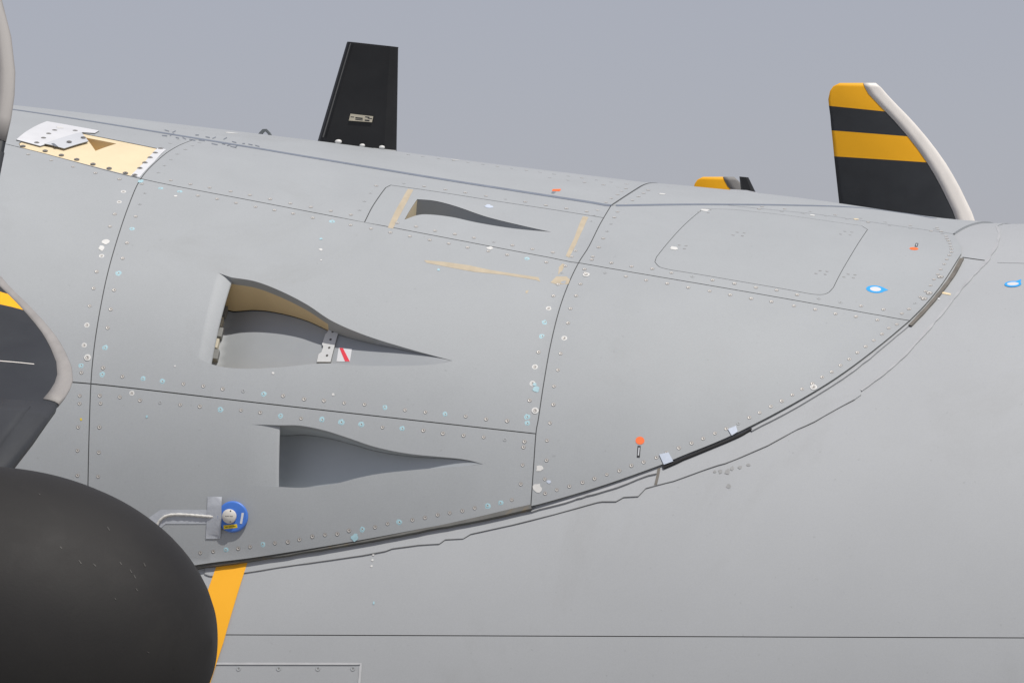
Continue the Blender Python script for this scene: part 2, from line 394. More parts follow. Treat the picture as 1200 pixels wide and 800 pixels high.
def frame(S, q, lift=0.0, rot=0.0):
    """matrix of a frame lying on the surface: x along the aircraft, y up round it, z outward"""
    q = np.asarray(q, float); n = normal(S, q); e = np.array([1e-3, 0]); x = S(q+e)-S(q-e); x -= n*(x@n); x /= np.linalg.norm(x)
    y = np.cross(n, x); p = S(q)+n*lift
    if rot: x, y = x*math.cos(rot)+y*math.sin(rot), y*math.cos(rot)-x*math.sin(rot)
    return Matrix(((x[0], y[0], n[0], p[0]), (x[1], y[1], n[1], p[1]), (x[2], y[2], n[2], p[2]), (0, 0, 0, 1)))
def box_mesh(name, lx, ly, lz, m, bev=0.0, taper=1.0):
    bm = bmesh.new(); bmesh.ops.create_cube(bm, size=1)
    for v in bm.verts:
        k = taper if v.co.z > 0 else 1
        v.co = Vector((v.co.x*lx*k, v.co.y*ly*k, (v.co.z+0.5)*lz))
    if bev: bmesh.ops.bevel(bm, geom=bm.edges[:], offset=bev, segments=2, affect='EDGES', profile=0.5)
    me = bpy.data.meshes.new(name); bm.to_mesh(me); bm.free()
    for k in (m if isinstance(m, (list, tuple)) else [m]): me.materials.append(k)
    return me
def link(name, me, mtx, parent):
    o = bpy.data.objects.new(name, me); COL.objects.link(o); o.parent = parent; o.matrix_world = mtx; return o
def thing(name, label, cat, loc=(0, 0, 0), group=None):
    o = bpy.data.objects.new(name, None); COL.objects.link(o); o.location = loc; o['label'] = label; o['category'] = cat
    o.empty_display_size = 0.2
    if group: o['group'] = group
    return o
def tag(o, label, cat, group=None):
    o['label'] = label; o['category'] = cat
    if group: o['group'] = group
    return o
U = lambda pts, n=6: unproject(fair, spline(pts, n), 'fair')       # smooth line on the fairing
UL = lambda pts: unproject(fair, pts, 'fair')                        # corner points on the fairing
UF = lambda pts, n=1: unproject(FUS, spline(pts, n) if n > 1 else pts, 'fus')

# ------------------------------------------------------------------ ground far below
g = new_obj('ground', [(-3000, -3000, -4.6), (3000, -3000, -4.6), (3000, 3000, -4.6), (-3000, 3000, -4.6)], [(0, 1, 2, 3)], M['apron']); g['kind'] = 'structure'

# ------------------------------------------------------------------ the aircraft
plane = thing('airplane', 'grey military transport airplane, the upper body with its riveted wing fairing', 'airplane', (0, 0, 0))

# --- seams
L1 = U([(-320, 96), (-150, 133), (28, 174), (160, 208.5), (310, 238), (480, 270.5), (678, 308), (870, 341), (1066, 375.5)])
L2 = U([(-320, 455), (-100, 452), (60, 449.3), (106.5, 449.5), (300, 471.5), (470, 490.5), (628, 508)])
L0 = U([(-320, 92), (-150, 110), (15, 128.5), (240, 164), (480, 204), (600, 223), (716, 241)])
L0b = U([(722, 241), (800, 239.8), (850, 239.8), (920, 240.5), (1000, 243), (1060, 250), (1095, 256)])
L3 = U([(850, 240.2), (905, 246), (960, 251.5), (1040, 263), (1117, 274)])
R1 = U([(230, 162.5), (207, 172), (187, 186), (165, 209.5), (150, 243), (136, 285), (125, 325), (116, 370), (110, 410), (106.5, 449.5), (104.3, 510), (103, 570), (102, 630), (101, 683)])
R2 = U([(716, 241), (703, 263), (690, 289), (678, 308), (666, 333), (655, 364), (645, 405), (637, 450), (631, 490), (628, 508), (625, 550), (622, 593)])
EL = U(E_PX)
ET = U([(1127, 297), (1126, 285), (1117, 274), (1108, 266)], 4)
def near(L, p): return int(np.argmin(((L-np.asarray(p))**2).sum(-1)))
def cut(L, a, b):
    """piece of a line between the points nearest a and b, ends replaced by a and b"""
    i, j = near(L, a), near(L, b)
    if i <= j: s = L[i+1:j] if j > i+1 else L[0:0]
    else: s = L[j+1:i][::-1]
    return np.vstack([[a], s, [b]])
c_R1_L1 = UL([(165, 209.5)])[0]; c_R1_L2 = UL([(106.5, 449.5)])[0]; c_R1_L0 = L0[near(L0, R1[0])]; c_R1_E = R1[-1]
c_R2_L1 = UL([(678, 308)])[0]; c_R2_L2 = UL([(628, 508)])[0]; c_R2_L0 = UL([(716, 241)])[0]; c_R2_E = UL([(622, 593.3)])[0]
c_L1_E = UL([(1066, 375.5)])[0]; c_L3_E = UL([(1117, 274)])[0]; c_L3_L0 = UL([(850, 240.2)])[0]; c_tip = EL[-1]
left = lambda L: L[0]
SKIN = [M['skin'], M['edge']]
GAP = 0.0024
TH = 0.028

# --- ducts: outlines in the photograph
class Duct: pass
def make_duct(strip_top, lip_top, upper, tip, lower, lip_bot, strip_bot, depth, power, name):
    D = Duct(); D.name = name; D.depth, D.power = depth, power
    up = U([lip_top]+upper+[tip], 8); lo = U([tip]+lower+[lip_bot], 8)
    D.up, D.lo = up, lo
    D.tip = up[-1]; D.lt, D.lb = up[0], lo[-1]
    if strip_top is not None:
        D.st, D.sb = UL([strip_top])[0], UL([strip_bot])[0]
    else: D.st, D.sb = D.lt, D.lb
    t = np.linspace(0, 1, 12)[:, None]
    sx = (1-t)*D.sb+t*D.st
    D.hole = np.vstack([[D.st], up[:-1], lo, sx[:-1]]) if strip_top is not None else np.vstack([up[:-1], lo, sx[1:-1]])
    D.xl = (D.lt[0]+D.lb[0])/2
    xt = D.tip[0]; xl = D.xl
    D.dep = lambda Q: depth*np.clip((xt-np.asarray(Q)[..., 0])/(xt-xl), 0, 1.0)**power
    def floor(Q):
        Q = np.asarray(Q, float); return fair(Q)-normal(fair, Q)*D.dep(Q)[..., None]
    D.floor = floor
    return D
def duct_walls(D, line, rows, mats, fm, name, parent, xsplit=None):
    """side wall from the skin down to the duct floor; rows are fractions of the depth"""
    L = resample(line, 0.015); n = normal(fair, L); S = fair(L); d = D.dep(L)[:, None]; k = len(L)
    d = np.maximum(d, 0.001)
    verts = []
    for r in rows: verts += list(S-n*(0.002+(d-0.002)*r)) if r <= 0 or r >= 0.9 else list(S-n*np.minimum(r, d*0.95))
    faces, mi = [], []
    for r in range(len(rows)-1):
        for i in range(k-1): faces.append((r*k+i, r*k+i+1, (r+1)*k+i+1, (r+1)*k+i)); mi.append(fm[r] if xsplit is None or L[i, 0] < xsplit else 0)
    c = np.mean([D.lt, D.lb, D.tip], 0); o = new_obj(name, verts, faces, mats, parent, mi, smooth=True)
    cc = D.floor(c); s = sum(p.area*(Vector(cc)-p.center).dot(p.normal) for p in o.data.polygons)
    if s < 0: o.data.flip_normals()
    return o
D1 = make_duct((255, 319.5), (271, 325), [(300, 330), (330, 341.5), (360, 357), (390, 376.5), (430, 393.5), (480, 409)], (530, 422.5), [(500, 427.5), (430, 428.5), (380, 425.5), (330, 430), (290, 432), (262, 430)], (246, 426), (232, 420), 0.245, 1.5, 'main')
D2 = make_duct((292, 497), (327, 498), [(352, 498.5), (380, 504), (410, 513.5), (440, 523.5), (480, 531.5), (540, 537.5)], (566, 543.5), [(540, 546), (500, 549), (450, 554), (420, 559.5), (390, 567), (355, 571)], (325.5, 570), (290, 570), 0.175, 1.25, 'lower')
D3 = make_duct(None, (489, 233.5), [(510, 235.5), (535, 242), (570, 254), (610, 264)], (646, 272), [(600, 267.5), (560, 261), (530, 254.5), (505, 251.5), (490, 252)], (474, 257.5), None, 0.16, 1.3, 'small')

# --- inset plate round the small duct, hatch, cream plate outlines
P4a = np.vstack([U([(427, 260.8), (436, 243), (446, 228), (452, 220)], 5), U([(458, 217), (520, 226), (580, 235.5), (640, 244.5), (697, 253.5)], 5)])
P4a = np.vstack([P4a, [R2[near(R2, UL([(707.5, 255)])[0])]]])
a0, a1 = P4a[0], P4a[-1]
HATCH = np.vstack([U([(824, 244.5), (811, 255), (797, 268), (781, 286), (769, 301)], 5), U([(767, 307), (773, 313), (786, 316.5)], 5), U([(850, 327), (920, 339), (954, 345), (969, 344), (977, 337)], 5), U([(990, 312), (1005, 287), (1017, 269)], 5), UL([(1010, 264.5)]), U([(960, 257.5), (920, 252), (860, 245.5)], 5)])
CREAM = np.vstack([U([(24, 173), (60, 182), (110, 195), (160, 207.8)], 4), U([(164, 206), (180, 190), (194, 176)], 4), U([(150, 167), (100, 157), (62, 149)], 4), U([(40, 158), (22, 168)], 3)])

def fpanel(poly, holes=(), name='fairing_panel', label=None, spacing=0.055, gap=GAP, **k):
    o = sheet(name, fair, poly, SKIN, plane, holes, spacing, 0.0, TH, gap, **k)
    if label: o['label'] = label
    return o
lf = lambda L: L[:1]
p_mid = fpanel(np.vstack([cut(L1, c_R1_L1, c_R2_L1), cut(R2, c_R2_L1, c_R2_L2)[1:], cut(L2, c_R2_L2, c_R1_L2)[1:], cut(R1, c_R1_L2, c_R1_L1)[1:-1]]), [D1.hole], label='middle fairing panel with the large air inlet', hole_wall=False)
p_low = fpanel(np.vstack([cut(L2, c_R1_L2, c_R2_L2), cut(R2, c_R2_L2, c_R2_E)[1:], cut(EL, c_R2_E, c_R1_E)[1:], cut(R1, c_R1_E, c_R1_L2)[1:-1]]), [D2.hole], label='lower fairing panel with the grey air inlet', hole_wall=False)
p_up = fpanel(np.vstack([cut(L0, c_R1_L0, c_R2_L0), cut(R2, c_R2_L0, a1)[1:], P4a[::-1][1:-1], cut(L1, a0, c_R1_L1), cut(R1, c_R1_L1, c_R1_L0)[1:-1]]), label='upper fairing panel')
p_inset = fpanel(np.vstack([P4a, cut(R2, a1, c_R2_L1)[1:], cut(L1, c_R2_L1, a0)[1:-1]]), [D3.hole], name='inlet_plate', label='small plate with a narrow air inlet', spacing=0.035, hole_wall=False)
p_fwd = fpanel(np.vstack([cut(L1, c_R2_L1, c_L1_E), cut(EL, c_L1_E, c_R2_E)[1:], cut(R2, c_R2_E, c_R2_L1)[1:-1]]), label='large forward fairing panel')
p_fwdup = fpanel(np.vstack([cut(L0b, c_R2_L0, c_L3_L0), cut(L3, c_L3_L0, c_L3_E)[1:], [ET[3]], [c_tip], cut(EL, c_tip, c_L1_E)[1:], cut(L1, c_L1_E, c_R2_L1)[1:], cut(R2, c_R2_L1, c_R2_L0)[1:-1]]), [HATCH], label='upper forward fairing panel with a hatch')
p_hatch = fpanel(HATCH, name='access_hatch', label='flush access hatch with rounded corners', gap=0.0030)
p_aft = fpanel(np.vstack([cut(L1, L1[0], c_R1_L1), cut(R1, c_R1_L1, c_R1_L2)[1:], cut(L2, c_R1_L2, L2[0])[1:]]))
p_aftlow = fpanel(np.vstack([cut(L2, L2[0], c_R1_L2), cut(R1, c_R1_L2, c_R1_E)[1:], cut(EL, c_R1_E, EL[0])[1:]]))
p_aftup = fpanel(np.vstack([cut(L0, L0[0], c_R1_L0), cut(R1, c_R1_L0, c_R1_L1)[1:], cut(L1, c_R1_L1, L1[0])[1:]]), [CREAM], hole_wall=False)
# crown panel over the top, down to the far edge of the fairing
mir = lambda Q: np.stack([Q[:, 0], math.pi*KA-Q[:, 1]], -1)
crown = np.vstack([cut(L0, L0[0], c_R2_L0), cut(L0b, c_R2_L0, c_L3_L0)[1:], cut(L3, c_L3_L0, c_L3_E)[1:], [[XT-0.02, KA*1.47]], [[XT, KA*math.pi/2]], mir(EL[::-1][1:])])
p_crown = fpanel(crown, label='crown panel over the top', spacing=0.08, edge_mat=0)

# --- joint sealant below the gaps
for L, w, m, lift in ((L1, 0.05, 'seal', -0.016), (L2, 0.05, 'seal', -0.016), (R1, 0.04, 'seal_g', -0.003), (R2, 0.04, 'seal_g', -0.003), (L0, 0.034, 'seal_b', 0.0015), (L0b, 0.030, 'seal_b', 0.0015), (L3, 0.04, 'seal_g', -0.003), (P4a, 0.04, 'seal_g', -0.003), (np.vstack([HATCH, HATCH[:1]]), 0.03, 'seal_g', -0.003)):
    ribbon('joint_sealant', fair, L, w, M[m], plane, lift=lift, thick=0.004)

# ------------------------------------------------------------------ insides of the air inlets
def duct_floor(D, name, mats, x0, x1, lip=0.0, label=None):
    ext = np.vstack([[D.st+np.array([-0.10, 0])], D.up, D.lo[1:], [D.sb+np.array([-0.10, 0])]])
    P = resample(ext, 0.02, True)
    # keep the part between x0 and x1
    def clip(P, c, s):
        o = []
        for a, b in zip(P, np.roll(P, -1, 0)):
            ia, ib = (a[0]-c)*s >= 0, (b[0]-c)*s >= 0
            if ia: o.append(a)
            if ia != ib: o.append(a+(b-a)*(c-a[0])/(b[0]-a[0]))
        return np.array(o)
    if x0 is not None: P = clip(P, x0, 1)
    if x1 is not None: P = clip(P, x1, -1)
    P = inset(P, 0.0015)
    V, F = fill(P, (), 0.03); N = normal(D.floor, V); W = D.floor(V)
    if (np.cross(W[F[:, 1]]-W[F[:, 0]], W[F[:, 2]]-W[F[:, 0]])*N[F[:, 0]]).sum() < 0: F = F[:, ::-1]
    o = new_obj(name, W, F, mats, plane, None, [N[i] for f in F for i in f])
    if label: o['label'] = label
    return o
def duct_lip(D, dl, mats, name='inlet_lip', label=None):
    m, k = 26, 14; rows = []
    n2 = 22
    for a in range(m):
        t = a/(m-1); s0 = D.st*(1-t)+D.sb*t; s1 = D.lt*(1-t)+D.lb*t
        row = []
        for b in range(k):
            u = b/(k-1); q = s0*(1-u)+s1*u; row.append(fair(q)-normal(fair, q)*(dl*u**1.7))
        q = s1; nn = normal(fair, q)
        row.append(fair(q+np.array([0.003, 0]))-nn*(dl+0.005)); row.append(fair(q)-nn*(dl+0.012))
        for u in (0.8, 0.4, 0.0):
            q = s0*(1-u)+s1*u; row.append(fair(q)-normal(fair, q)*(dl+0.016))
        rows.append(row)
    w = len(rows[0]); verts = [v for r in rows for v in r]; faces, fm = [], []
    for a in range(m-1):
        for b in range(w-1): faces.append((a*w+b, a*w+b+1, (a+1)*w+b+1, (a+1)*w+b)); fm.append(0 if b < k else 1)
    o = new_obj(name, verts, faces, mats, plane, fm, smooth=True)
    p = o.data.polygons[3]
    if p.normal.dot(Vector(normal(fair, (D.st+D.lb)/2))) < 0: o.data.flip_normals()
    if label: o['label'] = label
    return o
def duct_back(D, d0, m):
    t = np.linspace(0, 1, 14)[:, None]; L = (D.st+[-0.09, 0])*(1-t)+(D.sb+[-0.09, 0])*t
    n = normal(fair, L); S = fair(L); v = list(S-n*d0)+list(S-n*(D.depth+0.01)); k = len(L)
    o = new_obj('inlet_back_wall', v, [(i, i+1, k+i+1, k+i) for i in range(k-1)], m, plane); return o
G3 = [M['duct'], M['primer'], M['seal']]
XH = float(unproject(D1.floor, [(384, 405)], 'd1')[0, 0])
up_ext = lambda D: np.vstack([[D.st+np.array([-0.10, 0])], [D.st], D.up])
lo_ext = lambda D: np.vstack([D.lo, [D.sb], [D.sb+np.array([-0.10, 0])]])
duct_walls(D1, up_ext(D1), [0, 0.045, 0.047, 0.97, 1.0], [M['duct'], M['primer'], M['seal']], [0, 1, 1, 2], 'inlet_side_wall', plane, XH-0.01)
duct_walls(D1, lo_ext(D1), [0, 0.045, 1.0], [M['skin'], M['primer']], [0, 1], 'inlet_side_wall', plane)
duct_floor(D1, 'inlet_flap', M['duct'], None, XH-0.008, label='hinged grey flap at the back of the large inlet')
duct_floor(D1, 'inlet_ramp', M['duct'], XH+0.008, None)
duct_lip(D1, 0.024, [M['skin'], M['edge']]); duct_back(D1, 0.038, M['seal'])
for D in (D2,):
    duct_walls(D, up_ext(D), [0, 0.045, 1.0], [M['skin'], M['duct_fill']], [0, 1], 'inlet_side_wall', plane)
    duct_walls(D, lo_ext(D), [0, 0.045, 1.0], [M['skin'], M['duct_fill']], [0, 1], 'inlet_side_wall', plane)
    duct_floor(D, 'inlet_ramp', M['duct_fill'], None, None); duct_lip(D, 0.012, [M['skin'], M['edge']]); duct_back(D, 0.026, M['seal'])
def wall_ring(D):
    duct_walls(D, D.up, [0, 0.045, 1.0], [M['duct'], M['duct']], [0, 0], 'inlet_side_wall', plane)
    duct_walls(D, D.lo, [0, 0.045, 1.0], [M['duct'], M['duct']], [0, 0], 'inlet_side_wall', plane)
wall_ring(D3)
t = np.linspace(0, 1, 10)[:, None]
duct_walls(D3, D3.lt*(1-t)+D3.lb*t, [0, 0.095, 1.0], [M['cream'], M['cream']], [0, 1], 'inlet_end_wall', plane)
_e = D3.st; D3.st = D3.st+np.array([0.10, 0]); D3.sb = D3.sb+np.array([0.10, 0])
duct_floor(D3, 'inlet_ramp', M['duct'], None, None); D3.st, D3.sb = D3.lt, D3.lb

# hinge strip across the ramp, knuckles by the lip, red and white sticker
UD = lambda pts: unproject(D1.floor, pts, 'd1')
def dplate(name, S, pts, mats, parent, lift, wall, spacing=0.05, label=None, key=None, n=1, plane_pts=None, step=0.02, **kw):
    P = plane_pts if plane_pts is not None else unproject(S, spline(pts, n) if n > 1 else pts, key)
    o = sheet(name, S, P, mats if isinstance(mats, list) else [mats, mats], parent, (), spacing, lift, wall, 0.0, step=step, **kw)
    if label: o['label'] = label
    return o
h = dplate('hinge_strip', D1.floor, [(387, 384), (396.5, 386), (397, 391), (388, 425), (372, 425), (374, 416), (377.5, 413.5), (379.5, 407), (378, 404.5), (382, 392.5), (384, 391)], [M['hinge'], M['edge']], plane, 0.009, 0.012, key='d1', label='pale metal hinge strip across the inlet ramp')
for p in ((390.5, 390), (388, 399), (386.5, 408.5), (384, 417.5)):
    o = lathe('screw', [(0.0028, 0.0), (0.005, 0.0012), (0.0062, 0.0)], [M['hole']], None, 10); o.parent = h
    o.matrix_world = frame(D1.floor, UD([p])[0], 0.0095)
for k in range(6):
    p = np.array([264, 350])*(1-(k+.5)/6)+np.array([250, 425])*((k+.5)/6)+np.array([2.5*(k % 2), 0])
    o = link('hinge_knuckle', box_mesh('hinge_knuckle', 0.026, 0.055, 0.045, M['beige'] if k % 2 == 0 else M['edge'], 0.004), frame(D1.floor, UD([p])[0], -0.01), plane)
st = dplate('sticker', D1.floor, [(397, 407.5), (412.5, 408.5), (410, 424), (394.5, 423.5)], [M['white'], M['white']], plane, 0.0015, 0.0012, key='d1', label='white sticker with a red diagonal stripe')
dplate('stripe', D1.floor, [(398, 408), (402, 408), (410, 423.5), (404.5, 423.5)], [M['red'], M['red']], st, 0.0024, 0.0008, key='d1')

# ------------------------------------------------------------------ cream unpainted plate with its scoop, white sheets and screws
TRI = U([(100.5, 161), (136.5, 168), (112, 176.5)], 1); TRI = UL([(100.5, 161), (136.5, 168), (112, 176.5)])
cream = sheet('primer_plate', fair, CREAM, [M['cream'], M['seal']], plane, [TRI], 0.05, -0.002, 0.02, 0.003, hole_wall=False)
cream['label'] = 'unpainted cream plate with a small triangular scoop'
def pocket(poly, depth, mats):
    L = resample(poly, 0.02, True); n = normal(fair, L); S = fair(L)-n*0.002; k = len(L)
    dd = depth*np.clip((L[:, 0].max()-L[:, 0])/(L[:, 0].max()-L[:, 0].min()), 0.03, 1)[:, None]
    v = list(S)+list(S-n*dd)+[(S-n*dd).mean(0)]
    f = [(i, (i+1) % k, k+(i+1) % k, k+i) for i in range(k)]+[(k+i, k+(i+1) % k, 2*k) for i in range(k)]
    return new_obj('scoop', v, f, mats, cream, [0]*k+[1]*k)
pocket(TRI, 0.09, [M['primer'], M['primer']])
dplate('white_strip', fair, [(184.5, 174), (194.5, 175.5), (181, 189.5), (163.5, 208), (153.5, 206), (170, 190)], M['white'], cream, 0.002, 0.003, key='fair', label='white screwed strip at the forward end')
def top_sheet(name, pts, mats, lift, label):
    return dplate(name, fair, pts, mats, None, lift, 0.003, key='fair', label=label)
w1 = dplate('white_sheet', fair, [(19, 165), (30, 156), (55, 143.5), (116, 154.5), (111, 157.5), (97, 156.5), (80, 161), (55, 170), (47, 172.5)], [M['white'], M['edge']], cream, 0.006, 0.005, key='fair', label='large white sheet over the aft end')
w2 = dplate('white_sheet', fair, [(52, 171), (70, 164.5), (95, 157.5), (103.5, 168), (75, 176.5), (60, 172.5)], [M['sheet'], M['edge']], cream, 0.011, 0.004, key='fair', label='small folded pale sheet')
sm = lathe('screw', [(0.004, 0.0), (0.007, 0.0018), (0.011, 0.0016), (0.0135, 0.0)], [M['hole'], M['ring']], None, 12, fmat=[0, 1, 1]); sme = sm.data; bpy.data.objects.remove(sm)
for p in [(27, 171.5), (53, 177), (72, 182), (90, 187), (109, 192.5), (128, 197.5), (147, 203), (188, 174.5), (182, 179.5), (176, 185), (170, 191), (164, 197.5), (158, 205.5), (43, 168.5), (51, 163), (57, 158), (64, 154), (88, 154.5), (97.5, 164.5), (81, 169.5)]:
    lift = 0.0165 if p in ((97.5, 164.5), (81, 169.5)) else (0.007 if p[1] < 169 and p[0] < 100 else 0.003)
    link('screw', sme, frame(fair, UL([p])[0], lift-0.001), cream)
dplate('note', fair, [(66, 150), (73, 150.5), (74.5, 152), (67, 151.8)], M['wdab'], cream, 0.0075, 0.001, key='fair')
dplate('note', fair, [(60, 171), (63, 170.5), (68, 174.5), (64, 174.5)], M['ink_b'], cream, 0.012, 0.0006, key='fair')

# ------------------------------------------------------------------ fuselage skins, flange round the fairing, joints
_f1 = UF([(270, 743.3), (1195, 746.8)])
fa = lambda X: _f1[0, 1]+(_f1[1, 1]-_f1[0, 1])*(X-_f1[0, 0])/(_f1[1, 0]-_f1[0, 0])
XA, XF = -6.0, 7.0
FM = [M['fus'], M['edge']]
J = np.array([[x, fa(x)] for x in np.linspace(XA, XF, 30)])
AP = UF([(180, 777), (423, 777.3), (419, 830), (180, 830)])
sheet('fuselage_skin', FUS, np.vstack([J, [[XF, KA*math.radians(205)], [XA, KA*math.radians(205)]]]), FM, plane, (), 0.16, 0.0, 0.02, 0.0022, step=0.12)['label'] = 'upper fuselage skin'
sheet('fuselage_skin', FUS, np.vstack([J[::-1], [[XA, -KA*math.radians(155)], [XF, -KA*math.radians(155)]]]), FM, plane, [AP], 0.16, -0.001, 0.02, 0.0022, step=0.12)['label'] = 'lower fuselage skin'
ap = sheet('access_panel', FUS, AP, FM, plane, (), 0.08, -0.001, 0.01, 0.002); ap['label'] = 'access panel with a pale sealed edge'
ribbon('joint_sealant', FUS, J, 0.03, M['seal'], plane, lift=-0.006, thick=0.004, step=0.1)
ribbon('pale_bead', FUS, UF([(180, 777), (423, 777.3), (419, 830)]), 0.011, M['bead'], ap, lift=0.0028)
O_PX = [(240, 666), (240.5, 672.5), (246, 674.5), (262, 675.5), (266, 674), (300, 669), (330, 664), (380, 657), (425, 650.5), (452, 645.5), (460, 642.5), (490, 638.5), (515, 637), (522, 632), (543, 631), (552, 625.5), (600, 615), (650, 602.5), (700, 588.5), (706, 587.5), (722, 587.5), (731, 582.5), (748, 581.5), (757, 572), (768, 569), (790, 563.5), (830, 549), (842, 545), (850, 543), (863, 538), (900, 522), (935, 503), (942, 500), (955, 494), (985, 477), (1002, 468), (1009, 463)]
O_PX2 = [(1009, 458), (1030, 443), (1056, 421), (1080, 395), (1104, 368), (1130, 335), (1152, 312), (1166, 292), (1171, 276), (1168, 266)]
OQ = UF(O_PX); OQ2 = UF(O_PX2, 4)
_ein = _eq[near(_eq, UL([(236, 661)])[0]):]
fl = sheet('flange_plate', FUS, np.vstack([OQ, OQ2, [[OQ2[-1, 0], KA*1.8], [XT-0.25, KA*1.8], [XT-0.25, KA*1.45]], (_ein+np.array([-0.05, 0.05]))[::-1]]), [M['fus'], M['fus']], plane, (), 0.08, 0.004, 0.004, 0.0)
fl['label'] = 'flange plate round the fairing foot'
ribbon('joint_sealant', FUS, OQ[:-1], 0.0026, M['seal_o'], plane, lift=0.0047, thick=0.003, wob=0.4)
ribbon('pale_bead', FUS, OQ2, 0.012, M['seal_l'], plane, lift=0.0052, thick=0.006, wob=0.35)
ribbon('joint_sealant', FUS, UF([(1128, 302.5), (1140, 304.3), (1154, 306.2)]), 0.007, M['seal'], plane, lift=0.0052, thick=0.004)
ribbon('pale_bead', FUS, UF([(1169, 307.5), (1260, 310)]), 0.005, M['seal_l'], plane, lift=0.001)
ribbon('joint_sealant', FUS, UF([(772.5, 549), (771, 558), (768.5, 568.5)]), 0.013, M['brown'], plane, lift=0.0058, thick=0.004)
# dark rubber seal standing between the fairing edge and the fuselage
def edge_seal(pts, w, m, off, wob=0.2, lift=0.013):
    L = unproject(_c0, spline(pts, 8), 'c0')+np.array([0, off]); ribbon('edge_seal', FUS, L, w, m, plane, lift=lift, thick=lift+0.003, wob=wob)
edge_seal([(200, 667), (300, 653), (400, 637), (500, 618.5), (560, 607), (622, 593.5)], 0.026, M['brown2'], 0.006, 0.08, 0.024)
edge_seal([(622, 594), (700, 571.5), (768, 548)], 0.008, M['seal_l'], -0.012, 0.9)
edge_seal([(776, 545), (800, 534.5), (860, 509.5), (880, 499)], 0.012, M['seal'], 0.001, 0.15)
edge_seal([(880, 500), (940, 468), (1000, 429.5), (1064, 377)], 0.005, M['seal_l'], -0.006, 0.6)
edge_seal([(1066, 377), (1084, 358), (1100, 339.5), (1116, 318), (1127, 298)], 0.019, M['brown'], -0.003, 0.06)
# yellow warning stripe on the fuselage
dplate('warning_stripe', FUS, [(257, 655), (293, 651), (262, 753), (240, 822), (204, 822)], M['stripe'], plane, 0.0052, 0.002, key='fus', label='painted yellow warning stripe', spacing=0.1)

# ------------------------------------------------------------------ fasteners
def rivet_mesh(kind, v):
    r = random.Random(v*31+len(kind)); verts, faces, fm = [], [], []
    def ring_set(prof, n, mi, wob=0):
        k0 = len(verts); ph = [1+wob*r.uniform(-1, 1) for _ in range(n)]
        for rr, z in prof:
            for i in range(n):
                a = 2*math.pi*i/n; q = rr*(ph[i] if wob else 1); verts.append((q*math.cos(a), q*math.sin(a), z))
        for k in range(len(prof)-1):
            for i in range(n):
                j = (i+1) % n; faces.append((k0+k*n+i, k0+k*n+j, k0+(k+1)*n+j, k0+(k+1)*n+i)); fm.append(mi[k])
        faces.append(tuple(k0+(len(prof)-1)*n+i for i in range(n))); fm.append(mi[-1])
    if kind == 'cyan': ring_set([(0.0165, -0.001), (0.0155, 0.0002)], 11, [4, 4], 0.22)
    if kind == 'white': ring_set([(0.0160, -0.001), (0.0150, 0.0002)], 12, [5, 5], 0.05)
    s = {'bare': 1.0, 'grey': 0.95, 'cyan': 0.8, 'white': 0.75}[kind]
    ring_set([(0.0125*s, -0.002), (0.0115*s, 0.0011), (0.0092*s, 0.0017), (0.0066*s, 0.0014), (0.0040*s, 0.0007)], 12, {'bare': [2, 2, 0, 0, 1], 'grey': [2, 3, 3, 3, 2], 'cyan': [4, 4, 4, 0, 1], 'white': [5, 2, 0, 0, 1]}[kind])
    me = bpy.data.meshes.new('rivet'); me.from_pydata(verts, [], faces)
    for m in ('steel', 'hole', 'ring', 'skin', 'cyan', 'wdab'): me.materials.append(M[m])
    me.polygons.foreach_set('material_index', fm); me.update(); return me
RM = {k: [rivet_mesh(k, v) for v in range(3 if k in ('cyan', 'white') else 1)] for k in ('bare', 'grey', 'cyan', 'white')}
n_riv = 0
def rivet(S, q, parent, kind, scale=1.0, lift=0.0):
    global n_riv
    o = bpy.data.objects.new('rivet', random.choice(RM[kind])); COL.objects.link(o); o.parent = parent
    o.matrix_world = frame(S, q, lift, random.uniform(0, 6.28)) @ Matrix.Scale(scale, 4); n_riv += 1; return o
def row(L, off, spacing, parent, p=(0.7, 0.0, 0.27, 0.03), a=None, b=None, S=fair, start=0.5, scale=1.0, jit=0.004, lift=0.0):
    """fasteners beside a joint; p = chances of bare, painted, cyan dabbed, white dabbed"""
    L = np.asarray(L)
    i, j = (near(L, UL([a])[0]) if a else 0), (near(L, UL([b])[0]) if b else len(L)-1)
    L = L[min(i, j):max(i, j)+1]
    d = np.linalg.norm(np.diff(L, axis=0), axis=1); s = np.concatenate([[0], np.cumsum(d)])
    k = max(1, int(s[-1]/spacing))
    for m in range(k):
        t = (m+start)*s[-1]/k; q = np.array([np.interp(t, s, L[:, 0]), np.interp(t, s, L[:, 1])])
        e = np.array([np.interp(min(t+.02, s[-1]), s, L[:, 0])-np.interp(max(t-.02, 0), s, L[:, 0]), np.interp(min(t+.02, s[-1]), s, L[:, 1])-np.interp(max(t-.02, 0), s, L[:, 1])])
        e /= np.linalg.norm(e)+1e-9; q = q+np.array([-e[1], e[0]])*off+rng.normal(0, jit/2, 2)
        rivet(S, q, parent, random.choices(('bare', 'grey', 'cyan', 'white'), p)[0], scale*0.84*random.uniform(0.92, 1.08), lift)
B, C_, W_ = (0.93, 0.07, 0, 0), (0.66, 0.04, 0.30, 0), (0.62, 0.05, 0.2, 0.13)
